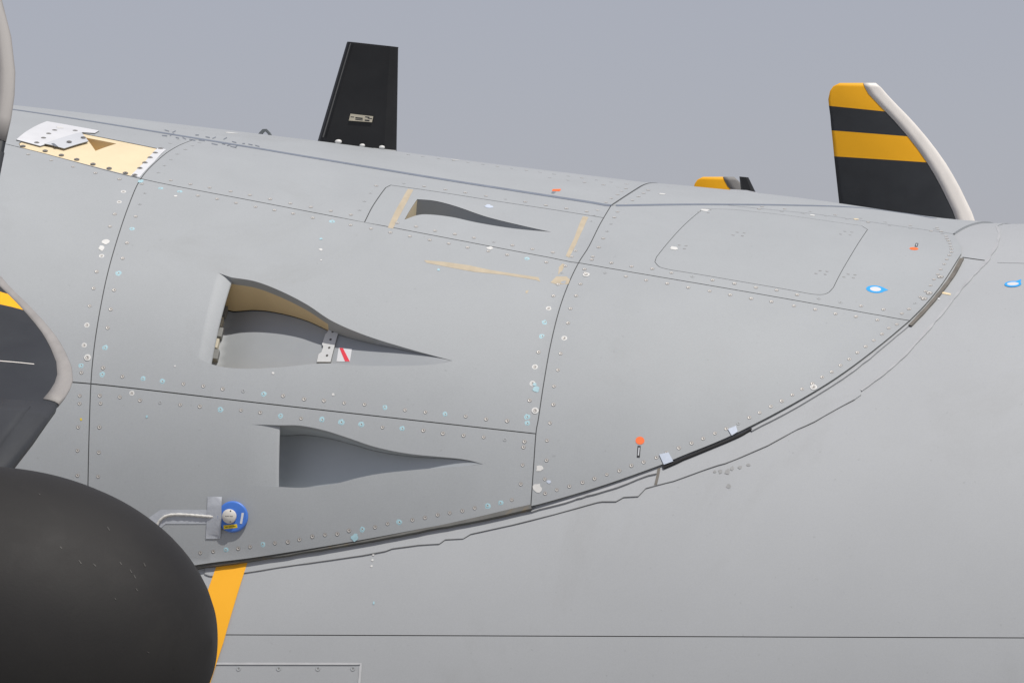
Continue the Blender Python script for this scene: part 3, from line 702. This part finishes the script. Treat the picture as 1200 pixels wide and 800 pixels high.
# long joints (line runs forward: + is above)
row(L1, 0.046, 0.094, p_up, B, (178, 213), (430, 262)); row(L1, 0.046, 0.094, p_inset, B, (436, 262), (664, 305)); row(L1, -0.046, 0.094, p_mid, (0.66, 0.06, 0.26, 0.02), (170, 210.5), (668, 306))
row(L1, 0.05, 0.094, p_fwdup, B, (690, 310), (1058, 374)); row(L1, -0.046, 0.094, p_fwd, B, (690, 310), (1058, 374)); row(L1, -0.05, 0.11, p_aft, B, (28, 174), (155, 207))
row(L2, 0.046, 0.093, p_mid, C_, (113, 450), (620, 507)); row(L2, -0.046, 0.093, p_low, C_, (113, 450), (620, 507))
row(L2, 0.04, 0.08, p_aft, B, (60, 449.4), (100, 449.5)); row(L2, -0.05, 0.08, p_aftlow, B, (60, 449.4), (100, 449.5))
# rings (line runs down: + is forward)
row(R1, 0.05, 0.088, p_mid, W_, (160, 220), (107, 443)); row(R1, -0.05, 0.088, p_aft, (0.5, 0.1, 0.1, 0.3), (160, 220), (107, 443))
row(R1, 0.05, 0.095, p_low, C_, (106, 462), (102, 600)); row(R1, -0.05, 0.095, p_aftlow, B, (106, 462), (102, 600))
row(R1, 0.055, 0.085, p_up, (0.2, 0.8, 0, 0), (226, 164), (170, 204)); row(R1, -0.055, 0.085, p_aftup, (0.2, 0.8, 0, 0), (226, 164), (196, 178))
row(R2, 0.05, 0.086, p_fwdup, (0.5, 0.5, 0, 0), (714, 245), (680, 303)); row(R2, -0.05, 0.086, p_inset, (0.5, 0.5, 0, 0), (690, 290), (682, 301)); row(R2, -0.05, 0.07, p_up, (0.5, 0.5, 0, 0), (714, 245), (704, 262))
row(R2, 0.055, 0.09, p_fwd, (0.9, 0.03, 0, 0.07), (676, 312), (624, 572)); row(R2, -0.05, 0.09, p_mid, W_, (674, 316), (629, 502)); row(R2, -0.05, 0.09, p_low, (0.6, 0.05, 0.35, 0), (627.5, 514), (623, 580))
# foot of the fairing
row(EL, 0.052, 0.0585, p_low, (0.66, 0, 0.34, 0), (230, 662), (614, 595.5), jit=0.003); row(EL, 0.046, 0.060, p_fwd, B, (634, 590), (1058, 382), jit=0.003)
row(EL, 0.05, 0.062, p_fwdup, B, (1070, 371), (1126, 299))
for p in ((1102, 324.5), (1089, 343.5), (1083, 350)): rivet(fair, UL([p])[0], p_fwdup, 'bare', 1.35)
row(ET, 0.05, 0.05, p_fwdup, B)
row(L3, -0.012, 0.10, p_fwdup, (0.5, 0.5, 0, 0), (880, 243.5), (1108, 272.5)); row(L3, 0.05, 0.11, p_crown, (0.3, 0.7, 0, 0), (880, 243.5), (1100, 271))
row(P4a[:24], 0.05, 0.09, p_up, (0.3, 0.7, 0, 0), (430, 255), (456, 218)); row(U([(458, 217), (520, 226), (580, 235.5), (640, 244.5), (697, 253.5)]), 0.05, 0.094, p_up, (0.6, 0.4, 0, 0))
row(U([(470, 180.5), (540, 189.5), (600, 197.5), (680, 208.5), (742, 217)]), 0, 0.075, p_crown, (0.35, 0.65, 0, 0)); row(U([(640, 205), (742, 218.5)]), -0.09, 0.075, p_crown, (0.35, 0.65, 0, 0))
row(U([(716, 241), (735, 228.5), (748, 220.5)]), 0.05, 0.08, p_crown, B); row(U([(716, 241), (735, 228.5), (748, 220.5)]), -0.06, 0.08, p_crown, B)
ribbon('joint_sealant', fair, np.vstack([U([(716, 241), (735, 228.5), (750, 219)]), [[0.22, KA*1.75]]]), 0.008, M['seal_g'], plane, lift=0.0012, thick=0.002)
for p in ((279.5, 783), (326.5, 783), (372.5, 783), (413.5, 783)): rivet(FUS, UF([p])[0], ap, 'grey', 1.1, -0.001)
for p in ((154.5, 460.5),): rivet(fair, UL([p])[0], p_low, 'white', 0.8)
for p, k in (((687, 322), 'white'), ((627, 481), 'white'), ((953.5, 453.5), 'white'), ((102.5, 419), 'white')):
    rivet(fair, UL([p])[0], p_fwd if p[0] > 640 else (p_mid if p[0] > 300 else p_aft), k, 1.05, 0.0022)

# ------------------------------------------------------------------ marks, stickers and residue on the skin
def mark(name, pts, m, parent, lift=0.0010, label=None, S=fair, key='fair', n=1, wall=0.0008):
    return dplate(name, S, pts, [M[m], M[m]], parent, lift, wall, key=key, label=label, n=n, spacing=0.04)
def disc(name, p, rx, ra, m, parent, lift=0.0012, label=None, S=fair, key='fair', wall=0.001, n=20, wob=0.0):
    q = unproject(S, [p], key)[0]; a = np.linspace(0, 2*math.pi, n, endpoint=False); w = 1+wob*rng.uniform(-1, 1, n)
    return dplate(name, S, None, [M[m], M[m]], parent, lift, wall, label=label, spacing=0.03, plane_pts=np.stack([q[0]+rx*w*np.cos(a), q[1]+ra*w*np.sin(a)], -1), step=0.05)
disc('orange_dot', (750, 516), 0.0205, 0.0205, 'orange', p_fwd, label='bright orange dot above a tiny black label')
mark('label_plate', [(747.2, 522), (750.8, 522.2), (749.8, 536), (746.2, 535.8)], 'ink', p_fwd, 0.001); mark('label_print', [(748.3, 524.2), (749.7, 524.3), (748.8, 533.6), (747.4, 533.4)], 'sheet', p_fwd, 0.0018)
disc('orange_dot', (1071, 291.5), 0.021, 0.021, 'orange', p_fwdup, label='orange dot near the forward tip')
mark('label_plate', [(1073.2, 285), (1076.2, 285.2), (1075, 289.4), (1071.8, 289.2)], 'ink', p_fwdup, 0.001); mark('label_print', [(1074.0, 286), (1075.2, 286.1), (1074.2, 288.5), (1073, 288.4)], 'sheet', p_fwdup, 0.0018)
s_ = disc('target_sticker', (1026, 339), 0.044, 0.036, 'skyblue', p_fwdup, label='blue sticker with a white middle'); disc('white_middle', (1026, 339), 0.026, 0.022, 'white', s_, 0.002); mark('pointer', [(1034, 336.5), (1041, 340), (1034, 342)], 'skyblue', s_, 0.0011)
s_ = disc('target_sticker', (1187, 333), 0.040, 0.034, 'skyblue', fl, 0.0022, label='blue and white sticker on the fuselage', S=FUS, key='fus', wall=0.002); disc('white_middle', (1187, 333), 0.028, 0.02, 'white', s_, 0.003, S=FUS, key='fus'); mark('pointer', [(1190, 330), (1197, 327.5), (1195.5, 333)], 'skyblue', s_, 0.0025, S=FUS, key='fus')
mark('orange_tab', [(647.5, 222), (657.5, 221.8), (656, 224.2), (647, 224.2)], 'orange', p_crown, 0.0015); mark('label_plate', [(647, 224.8), (651.5, 225), (649, 227), (646, 226.6)], 'ink_b', p_crown, 0.001)
for pts, l in (([(772.5, 532.5), (783.5, 530), (789, 540.5), (778, 544.5)], 'larger pale tape square by the fairing edge'), ([(853, 503), (862.5, 499), (864.5, 506), (857.5, 510.5)], 'smaller pale tape square by the fairing edge')): mark('tape_square', pts, 'sqtape', p_fwd, 0.0045, l, wall=0.003)
T_ = (([(497, 305), (520, 306.8), (550, 311), (575, 316.5), (600, 320.5), (631, 325), (633, 330), (628, 328), (590, 322), (555, 318.5), (525, 313), (500, 308)], p_mid, 'long tan streak of tape residue'), ([(478, 221.5), (484.5, 222.5), (478, 235), (470, 250), (460.5, 268), (454.5, 267), (462, 250), (471, 234)], p_inset, None),
     ([(683, 253.5), (689.5, 254.5), (684, 267), (675, 287), (667, 302), (663, 300), (673, 279)], p_inset, None), ([(659, 309), (662, 310), (659, 317), (654, 322), (655, 313)], p_mid, None), ([(645, 331), (652, 324), (664, 324), (668, 328), (666, 333), (652, 333)], p_mid, None), ([(616, 341), (619.5, 340), (618, 343.5), (616, 343.5)], p_mid, None))
for pts, par, l in T_: mark('tape_residue', pts, 'tan', par, 0.0007, l)
mark('tape_scrap', [(1102, 342.5), (1114.5, 345), (1114, 347), (1103, 345)], 'cream', fl, 0.0062, S=FUS, key='fus', wall=0.002); mark('tape_scrap', [(1098, 349), (1102, 351.5), (1101, 352.5), (1097.5, 351)], 'white', fl, 0.0062, S=FUS, key='fus', wall=0.002)
for p, r, m, par in (((376, 280), .008, 'cyan', p_mid), ((376, 292.5), .009, 'wdab', p_mid), ((376.5, 305), .004, 'wdab', p_mid), ((514, 316), .007, 'cyan', p_mid), ((119, 291), .014, 'wdab', p_aft), ((124, 284), .016, 'wdab', p_aft), ((643, 564), .009, 'sqtape', p_fwd), ((628, 456), .017, 'cyan', p_mid), ((626.5, 450), .008, 'cyan', p_mid), ((632, 549), .017, 'wdab', p_fwd), ((630, 571.5), .02, 'wdab', p_fwd), ((416, 629.5), .02, 'cyan', p_low), ((172, 488), .006, 'cyan', p_low), ((205, 429), .004, 'wdab', p_mid), ((390.5, 462), .006, 'wdab', p_mid),
                     ((320, 437), .006, 'wdab', p_mid), ((165, 212.5), .014, 'cyan', p_mid), ((574, 291), .013, 'wdab', p_up), ((826, 246.5), .02, 'wdab', p_hatch), ((790, 291), .02, 'wdab', p_hatch), ((776, 227.5), .016, 'wdab', p_crown), ((952, 252.3), .014, 'wdab', p_fwdup), ((533, 187.5), .02, 'wdab', p_crown), ((271, 156), .03, 'wdab', p_crown), ((1003, 257), .014, 'cream', p_fwdup), ((573, 242), .02, 'sqtape', p_up), ((206, 230), .008, 'wdab', p_mid), ((95, 491), .005, 'lyel', p_aftlow)):
    disc('paint_dab', p, r, r*random.uniform(0.8, 1.1), m, par, 0.0014, n=11, wob=0.28)
for p in ((437.5, 649.5), (436.5, 656), (435.5, 663)): disc('paint_dab', p, .0055, .0065, 'wdab', plane, 0.0014, S=FUS, key='fus', n=9)
disc('paint_dab', (438, 706), .0045, .009, 'cyan', plane, 0.0014, S=FUS, key='fus', n=9)
for x, y, w, hh in ((842, 549, 5, 6), (850, 548, 5, 9), (856, 546, 4, 6), (864, 545, 5, 4), (851, 567, 5, 5), (874, 543, 6, 3), (836, 551, 3, 3)):
    disc('smudge', (x+w/2, y+hh/2), w*0.0021, hh*0.0025, 'smudge', plane, 0.0010, S=FUS, key='fus', n=9, wob=0.35)
# little groups of hatch latch marks
for cx, cy, par in ((866, 274, p_hatch), (963, 319, p_hatch), (996, 323, p_fwdup), (798, 289, p_hatch), (826, 247, p_hatch), (992, 273, p_hatch)):
    for dx, dy in ((-7, 1.5), (-2, -1.8), (6, -1), (4, 2.5)):
        disc('latch_mark', (cx+dx, cy+dy), .0075, .005, 'smudge', par, 0.0010, n=8)
# faded stencil strokes along the blue joint
for x, y, l, sl in ((193, 152, 5, .3), (202, 155, 4, -.5), (190, 158.5, 6, .1), (199, 159, 5, -.6), (206, 161, 4, .2), (229, 158, 4, 0), (222, 163, 7, .2), (214, 161, 4, .5), (233, 164, 7, .1), (241, 160, 5, .2), (249, 162, 4, -.4), (248, 168, 7, .2), (262, 163, 4, -.5), (260, 168, 4, .2), (266, 170.5, 4, -.3), (270, 171, 7, .25), (276, 172, 3, -.7), (272, 165.5, 5, .3), (291, 168.5, 5, .25), (299, 170, 5, .3), (284, 168, 3, 0)):
    mark('stencil_stroke', [(x, y), (x+l, y+l*sl), (x+l, y+l*sl+1.1), (x, y+1.1)], 'ink_b', p_crown if y < 157+0.15*(x-200) else p_up, 0.0012)

# ------------------------------------------------------------------ antennas and lifting eye on the crown
def on_plane(p, Y):
    d = at_depth(p, 1.0)-CAM; return CAM+d*((Y-CAM[1])/d[1])
def fin(name, px4, th, m, Y, chamfer, label, drop=0.06, rows=7):
    """blade antenna standing on the crown: outline top left, top right, bottom right, bottom left"""
    tl, tr, br, bl = [on_plane(p, Y) for p in px4]
    verts, faces = [], []
    ax = (bl-tl); bl = bl+ax/np.linalg.norm(ax)*drop; ax = br-tr; br = br+ax/np.linalg.norm(ax)*drop
    ts = [0, 0.012]+list(np.linspace(0.05, 1, rows))
    for i, t in enumerate(ts):
        a, b = tl*(1-t)+bl*t, tr*(1-t)+br*t; T = th*(0.6+0.4*t)*(0.93 if i == 0 else 1); w = b-a
        if i == 0: a, b = a+w*.006, b-w*.006
        for f, y in ((0, 0.12), (chamfer*.3, .6), (chamfer, 1), (1-chamfer, 1), (1-chamfer*.3, .6), (1, .12)): verts.append(a+w*f+np.array([0, -T*y, 0]))
        for f, y in ((1, .12), (1-chamfer*.3, .6), (1-chamfer, 1), (chamfer, 1), (chamfer*.3, .6), (0, .12)): verts.append(a+w*f+np.array([0, T*y, 0]))
    k = 12
    for r in range(len(ts)-1):
        for i in range(k): faces.append((r*k+i, r*k+(i+1) % k, (r+1)*k+(i+1) % k, (r+1)*k+i))
    faces.append(tuple(range(k))[::-1]); faces.append(tuple((len(ts)-1)*k+i for i in range(k)))
    o = new_obj(name, verts, faces, m, plane); bm = bmesh.new(); bm.from_mesh(o.data); bmesh.ops.recalc_face_normals(bm, faces=bm.faces); bm.to_mesh(o.data); bm.free()
    o['label'] = label; return o
AY = 0.0
ant = fin('blade_antenna', [(407, 49), (466.5, 55.5), (464.5, 176), (373, 164)], 0.040, M['black'], AY, 0.13, 'tall black blade antenna on the crown')
def on_fin(name, pts, m, parent, y, th=0.003):
    P = [on_plane(p, y) for p in pts]; n = len(P); v = P+[p+np.array([0, -th, 0]) for p in P]
    o = new_obj(name, v, [tuple(range(n)), tuple(n+i for i in range(n))[::-1]]+[(i, (i+1) % n, n+(i+1) % n, n+i) for i in range(n)], m, parent)
    bm = bmesh.new(); bm.from_mesh(o.data); bmesh.ops.recalc_face_normals(bm, faces=bm.faces); bm.to_mesh(o.data); bm.free(); return o
yf = AY-0.0385
npl = on_fin('name_plate', [(411, 133.5), (437.5, 136.5), (436, 143.5), (409, 141.5)], M['beige'], ant, yf, 0.004); npl['label'] = 'worn metal name plate'
for a, b, c, d in ((416.5, 137.4, 425, 1.6), (416.5, 139.6, 425, 1.0), (428, 136.6, 433, 1.2), (427.5, 140.2, 433, 1.6), (431, 138.3, 436, 1.0), (411, 136.6, 415, .9)):
    on_fin('print', [(a, b), (c, b+(c-a)*.1), (c, b+(c-a)*.1+d), (a, b+d)], M['ink'], npl, yf-0.0038, 0.0006)
on_fin('edge_glint', [(410.5, 51), (411.5, 51.1), (379.5, 161), (378.2, 160.8)], M['black_glint'], ant, yf-0.0005, 0.004)  # thin strip painted as the highlight along the bevelled edge
for p, r in (((396.5, 166.2), .019), ((424.5, 170.6), .015), ((447.5, 172.8), .016)):
    bm = bmesh.new(); bmesh.ops.create_uvsphere(bm, u_segments=12, v_segments=8, radius=1)
    for v in bm.verts: v.co = Vector((v.co.x*r, v.co.y*r*0.7, v.co.z*r*0.62))
    me = bpy.data.meshes.new('sealant_blob'); bm.to_mesh(me); bm.free(); me.materials.append(M['wdab'])
    for q in me.polygons: q.use_smooth = True
    c = on_plane(p, AY-0.052); link('sealant_blob', me, Matrix.Translation(c), ant)
on_fin('base_seal', [(438, 173.6), (464.5, 176.3), (463, 178.5), (438, 175.4)], M['wdab'], ant, AY-0.045, 0.006)
an2 = fin('blade_antenna', [(866.5, 207), (877, 208), (885.5, 225.5), (868.5, 224)], 0.03, M['black'], AY, 0.2, 'short black antenna stub on a white base', drop=0.05, rows=4)
on_fin('base_plate', [(860, 222.8), (880, 224), (894, 227), (893, 231), (864, 227)], M['white'], an2, AY-0.05, 0.10)
lug = on_fin('lifting_eye', [(300.5, 162), (304.5, 155.8), (308.5, 151.6), (313, 151.4), (317, 155.5), (322, 164), (317.5, 164), (314.6, 157.2), (311.2, 153.8), (308.2, 156.8), (305.5, 162)], M['duct_d'], plane, AY, 0.014)
lug['label'] = 'small arched lifting eye'

# ------------------------------------------------------------------ taped sensor on the lower panel
dq = UL([(273.2, 605.2)])[0]
sens = thing('vibration_sensor', 'round blue sensor disc with a pale cap, taped to the lower fairing panel', 'sensor', tuple(fair(dq)))
bpy.context.view_layer.update()
def spart(name, prof, m, q, lift, n=36):
    o = lathe(name, prof, m, None, n); o.parent = sens; o.matrix_world = frame(fair, q, lift); return o
spart('disc_body', [(0.0715, -0.001), (0.073, 0.010), (0.070, 0.0155), (0.064, 0.0165), (0.03, 0.0168), (0.004, 0.0168)], M['blue'], dq, 0)
cq = UL([(270.2, 604.8)])[0]
cap = spart('cap', [(0.033, 0.0), (0.0335, 0.016), (0.031, 0.0195), (0.004, 0.0198)], M['knob'], cq, 0.0165)
for p in ((270.2, 598.5), (270, 611)):
    o = lathe('screw', [(0.004, 0.0), (0.0035, 0.0012), (0.001, 0.0012)], M['hole'], None, 10); o.parent = cap; o.matrix_world = frame(fair, UL([p])[0]+[.008, 0], 0.0358)
for dx in (-0.014, -0.007, 0, 0.009, 0.0155):
    o = link('print', box_mesh('print', 0.005, 0.003, 0.0006, M['ink']), frame(fair, cq+[dx+.0, 0.0], 0.0360), cap)
def on_disc(name, pts, m, lift):
    o = dplate(name, fair, pts, [M[m], M[m]], None, lift, 0.001, key='fair'); o.parent = sens; o.matrix_parent_inverse = sens.matrix_world.inverted(); return o
lab = on_disc('yellow_label', [(262.8, 615.2), (278.6, 613.8), (279.2, 618), (263.2, 619.8)], 'lyel', 0.018)
on_disc('white_label', [(284.2, 600.6), (286.8, 600.9), (284.6, 613.6), (282.0, 613.2)], 'white', 0.018)
for a, b in ((265, 268), (269, 272.5), (273.5, 277)):
    on_disc('print', [(a, 617.1-(a-263)*.085), (b, 617.1-(b-263)*.085), (b, 617.9-(b-263)*.085), (a, 617.9-(a-263)*.085)], 'ink', 0.0187)
def tape(pts, lift, label):
    o = dplate('adhesive_tape', fair, pts, [M['tape'], M['tape']], None, lift, 0.0015, key='fair'); return tag(o, label, 'tape')
tape([(150, 660), (160, 632), (175, 606), (188, 597), (246, 597), (246, 613.5), (194, 613.5), (189, 618), (184, 640), (176, 660)], 0.0016, 'long grey tape strip holding the cable down, bent toward the dark spinner')
tv = dplate('adhesive_tape', fair, [(243.3, 581.5), (260.6, 581.8), (260.5, 596), (260.8, 606), (259.8, 618), (258.3, 630.8), (241.3, 630.8), (242.5, 605)], [M['tape'], M['tape']], None, 0, 0.0015, key='fair', lift_fn=lambda V: 0.0034+0.016*np.clip((0.104-np.hypot(V[:, 0]-dq[0], V[:, 1]-dq[1]))/0.025, 0, 1))
tag(tv, 'short upright grey tape strip across the left edge of the blue disc', 'tape')
cq_ = resample(U([(176, 650), (180, 632), (183, 618), (189, 608), (199, 603.2), (215, 602.8), (235, 604.2), (252, 605.6)], 6), 0.012); n_ = normal(fair, cq_); cp = fair(cq_)+n_*0.0055
verts, faces = [], []; K = 8
for i in range(len(cp)):
    tdir = cp[min(i+1, len(cp)-1)]-cp[max(i-1, 0)]; tdir /= np.linalg.norm(tdir); bn = np.cross(tdir, n_[i])
    for k in range(K):
        a = 2*math.pi*k/K+i*0.5; verts.append(cp[i]+(bn*math.cos(a)+n_[i]*math.sin(a))*0.0065*(1+0.12*math.sin(i*1.7)))
for i in range(len(cp)-1):
    for k in range(K): faces.append((i*K+k, i*K+(k+1) % K, (i+1)*K+(k+1) % K, (i+1)*K+k))
faces += [tuple(range(K)), tuple((len(cp)-1)*K+k for k in range(K))]
cb = new_obj('cable', verts, faces, M['cable'], smooth=True); bm = bmesh.new(); bm.from_mesh(cb.data); bmesh.ops.recalc_face_normals(bm, faces=bm.faces); bm.to_mesh(cb.data); bm.free()
tag(cb, 'thin pale braided cable lying on the tape beside the blue disc', 'cable')

# ------------------------------------------------------------------ propellers
RP = 3.3
TAB = np.array([(0, .07, .29), (.02, .03, .317), (.05, .01, .342), (.1, 0, .385), (.14, .004, .425), (.141, .004, .426), (.2, .012, .485), (.26, .017, .540), (.261, .017, .541), (.29, .02, .565), (.291, .02, .566), (.37, .028, .632), (.45, .035, .690), (.451, .035, .691), (.52, .042, .737), (.6, .05, .783), (.75, .065, .863), (.9, .08, .922), (1.0, .09, .95), (1.1, .10, .966), (1.2, .115, .974), (1.25, .125, .975), (1.4, .15, .988), (1.6, .19, 1.0), (1.87, .25, 1.0), (2.1, .30, .95), (2.4, .36, .84), (2.7, .40, .75)])
FR = np.array([0, .012, .04, .09, .14, .22, .34, .48, .62, .76, .88, .96, 1.0]); HT = np.array([.0, .28, .5, .72, .85, .97, 1, .95, .8, .58, .32, .14, .03])
PAX = 0.54
def blade_point(d, fr, side, off=0.0, te_le=None):
    te, le = np.interp(d, TAB[:, 0], TAB[:, 1]), np.interp(d+0.05*min(1, d/.1), TAB[:, 0], TAB[:, 2]); c = le-te
    thick = np.interp(d, [0, .1, .6, 1.3, 2.0, 2.6], [.006, .014, .026, .042, .07, .11])
    x = le-fr*c-PAX; y = side*(thick*np.interp(fr, FR, HT)+off); x += off*max(0, 1-fr/0.05)*1.0
    tw = math.radians(max(-5.0, 14*(1-d/1.1))); z = RP-d-0.05*(1-fr)*min(1, d/.1)
    return (x*math.cos(tw)-y*math.sin(tw), x*math.sin(tw)+y*math.cos(tw), z)
def blade_shell(ds, frs, off, mats, fmf, name, width=None):
    ring = [(f, -1) for f in frs]+[(f, 1) for f in frs[::-1] if f > 0]
    verts, faces, fm = [], [], []; k = len(ring)
    for d in ds:
        kf = 1.0 if width is None else min(0.34, width/(np.interp(d, TAB[:, 0], TAB[:, 2])-np.interp(d, TAB[:, 0], TAB[:, 1])))
        verts += [blade_point(d, f*kf, s, off) for f, s in ring]
    full = frs[-1] > 0.99
    for r in range(len(ds)-1):
        for i in range(k):
            if not full and i == len(frs)-1: pass
            j = (i+1) % k; faces.append((r*k+i, r*k+j, (r+1)*k+j, (r+1)*k+i)); fm.append(fmf((ds[r]+ds[r+1])/2))
    faces.append(tuple(range(k))); fm.append(fmf(ds[0])); faces.append(tuple((len(ds)-1)*k+i for i in range(k))); fm.append(fmf(ds[-1]))
    me = bpy.data.meshes.new(name); me.from_pydata(verts, [], faces)
    for m in mats: me.materials.append(m)
    me.polygons.foreach_set('material_index', fm)
    bm = bmesh.new(); bm.from_mesh(me); bmesh.ops.recalc_face_normals(bm, faces=bm.faces)
    for f in bm.faces: f.smooth = len(f.verts) == 4
    bm.to_mesh(me); bm.free(); return me
def add_blades(root, angles, root_d=2.65, flex=None, lead='lead_w'):
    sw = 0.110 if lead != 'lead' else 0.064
    ds = [d for d in TAB[:, 0] if d <= root_d]
    b_me = blade_shell(ds, FR, 0, [M['blade'], M['yellow']], (lambda d: 1 if (d < .1405 or .2905 < d < .4505) else 0) if lead != 'lead' else (lambda d: 1 if .1405 < d < .2605 else 0), 'blade')
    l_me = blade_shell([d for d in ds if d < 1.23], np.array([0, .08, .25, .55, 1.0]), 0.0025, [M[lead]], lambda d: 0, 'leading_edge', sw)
    c_me = blade_shell([d for d in ds if d > 1.21], np.array([0, .012, .04, .09, .14, .22, .34, .42]), 0.006, [M['cuff']], lambda d: 0, 'rubber_boot')
    c2 = blade_shell([1.32, 1.4, 1.6, 1.8, 2.1], np.array([.10, .14, .22, .30, .34]), 0.010, [M['cuff']], lambda d: 0, 'boot_pad')
    for a in angles:
        o = bpy.data.objects.new('blade', b_me); COL.objects.link(o); o.parent = root; o.rotation_euler = (a, 0, 0)
        if flex and abs(a-flex[0]) < 0.01: o.rotation_euler = (Matrix.Rotation(a, 3, 'X') @ Matrix.Rotation(flex[1], 3, 'Y')).to_euler()
        for n, me in (('leading_edge', l_me), ('rubber_boot', c_me), ('boot_pad', c2)):
            q = bpy.data.objects.new(n, me); COL.objects.link(q); q.parent = o
    return b_me
def propeller(hub, a0, label, root_d=2.65, flex=None, lead='lead_w'):
    r = thing('propeller', label, 'propeller', tuple(hub), 'eight bladed propellers')
    xs = np.concatenate([[-0.75, -0.4, 0.0, 0.5], np.linspace(0.0, 0.926, 30)+0.757]); prof = []
    for x in xs:
        u = min(1, max(0, (x-0.757)/0.926)); prof.append((max(0.004, 0.640*math.sqrt(max(0, 1-u*u))), x))
    lathe('spinner', prof, M['spin'], r, 64, axis='X')
    add_blades(r, [a0+k*math.pi/4 for k in range(8)], root_d, flex, lead)
    if flex:
        near_b = [c for c in r.children if c.name.startswith('blade')][0]
        P = [blade_point(d, f, -1, 0.0012) for f in np.linspace(.2, .62, 8) for d in (.816, .824)]
        new_obj('pale_line', P, [(2*i, 2*i+2, 2*i+3, 2*i+1) for i in range(7)], M['lead_w'], near_b)
    return r
NH = at_depth((-253, 745), 20.0)
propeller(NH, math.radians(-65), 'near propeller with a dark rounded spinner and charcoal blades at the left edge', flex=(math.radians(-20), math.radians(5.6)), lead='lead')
spn = [c for c in bpy.data.objects if c.name.startswith('spinner')][0]
for x, y, w, hh in ((92, 656, 4, 4), (125.5, 617, 3.5, 4), (109, 660, 4, 3), (140, 658, 3, 3), (152, 667, 3, 3.5), (156.5, 673, 3, 4), (168, 659, 3, 4), (159, 689, 3, 3), (172, 763, 3.5, 1.5), (45, 578, 3, 1.5), (70, 640, 3, 2), (134, 700, 2.5, 2)):
    P = []
    for dx, dy in ((0, 0), (0.8, -0.1), (w, hh), (w-1.2, hh+0.2)):
        d = at_depth((x+dx, y+dy), 1.0)-CAM; sc = np.array([0.927, 0.641, 0.641]); o0 = (CAM-NH-np.array([0.757, 0, 0]))/sc; dd = d/sc
        a, b, c = dd@dd, o0@dd, o0@o0-1; tt = (-b-math.sqrt(max(0, b*b-a*c)))/a; P.append(CAM+d*tt-NH)
    new_obj('scratch', P, [(0, 1, 2, 3)], M['scratch'], spn)
FH = at_depth((1006, 98.5), 33.0)-np.array([0.18-PAX, 0, RP]); propeller(FH, 0.0, 'far propeller blade with yellow and black bands rising behind the fuselage')
OH = at_depth((843, 208), 38.5)-np.array([0.18-PAX, 0, RP]); propeller(OH, 0.0, 'farthest propeller, only a yellow blade tip showing over the crown', lead='lead_shade')
print('HUBS', NH, FH, OH, 'rivets', n_riv)
# engine cowlings behind the propellers
for hub in (NH, FH, OH):
    o = lathe('engine_cowling', [(0.60, -3.6), (0.80, -2.6), (0.86, -1.8), (0.80, -1.1), (0.70, -0.82), (0.66, -0.78)], M['fus'], None, 40, axis='X'); o.location = tuple(hub); o.parent = plane
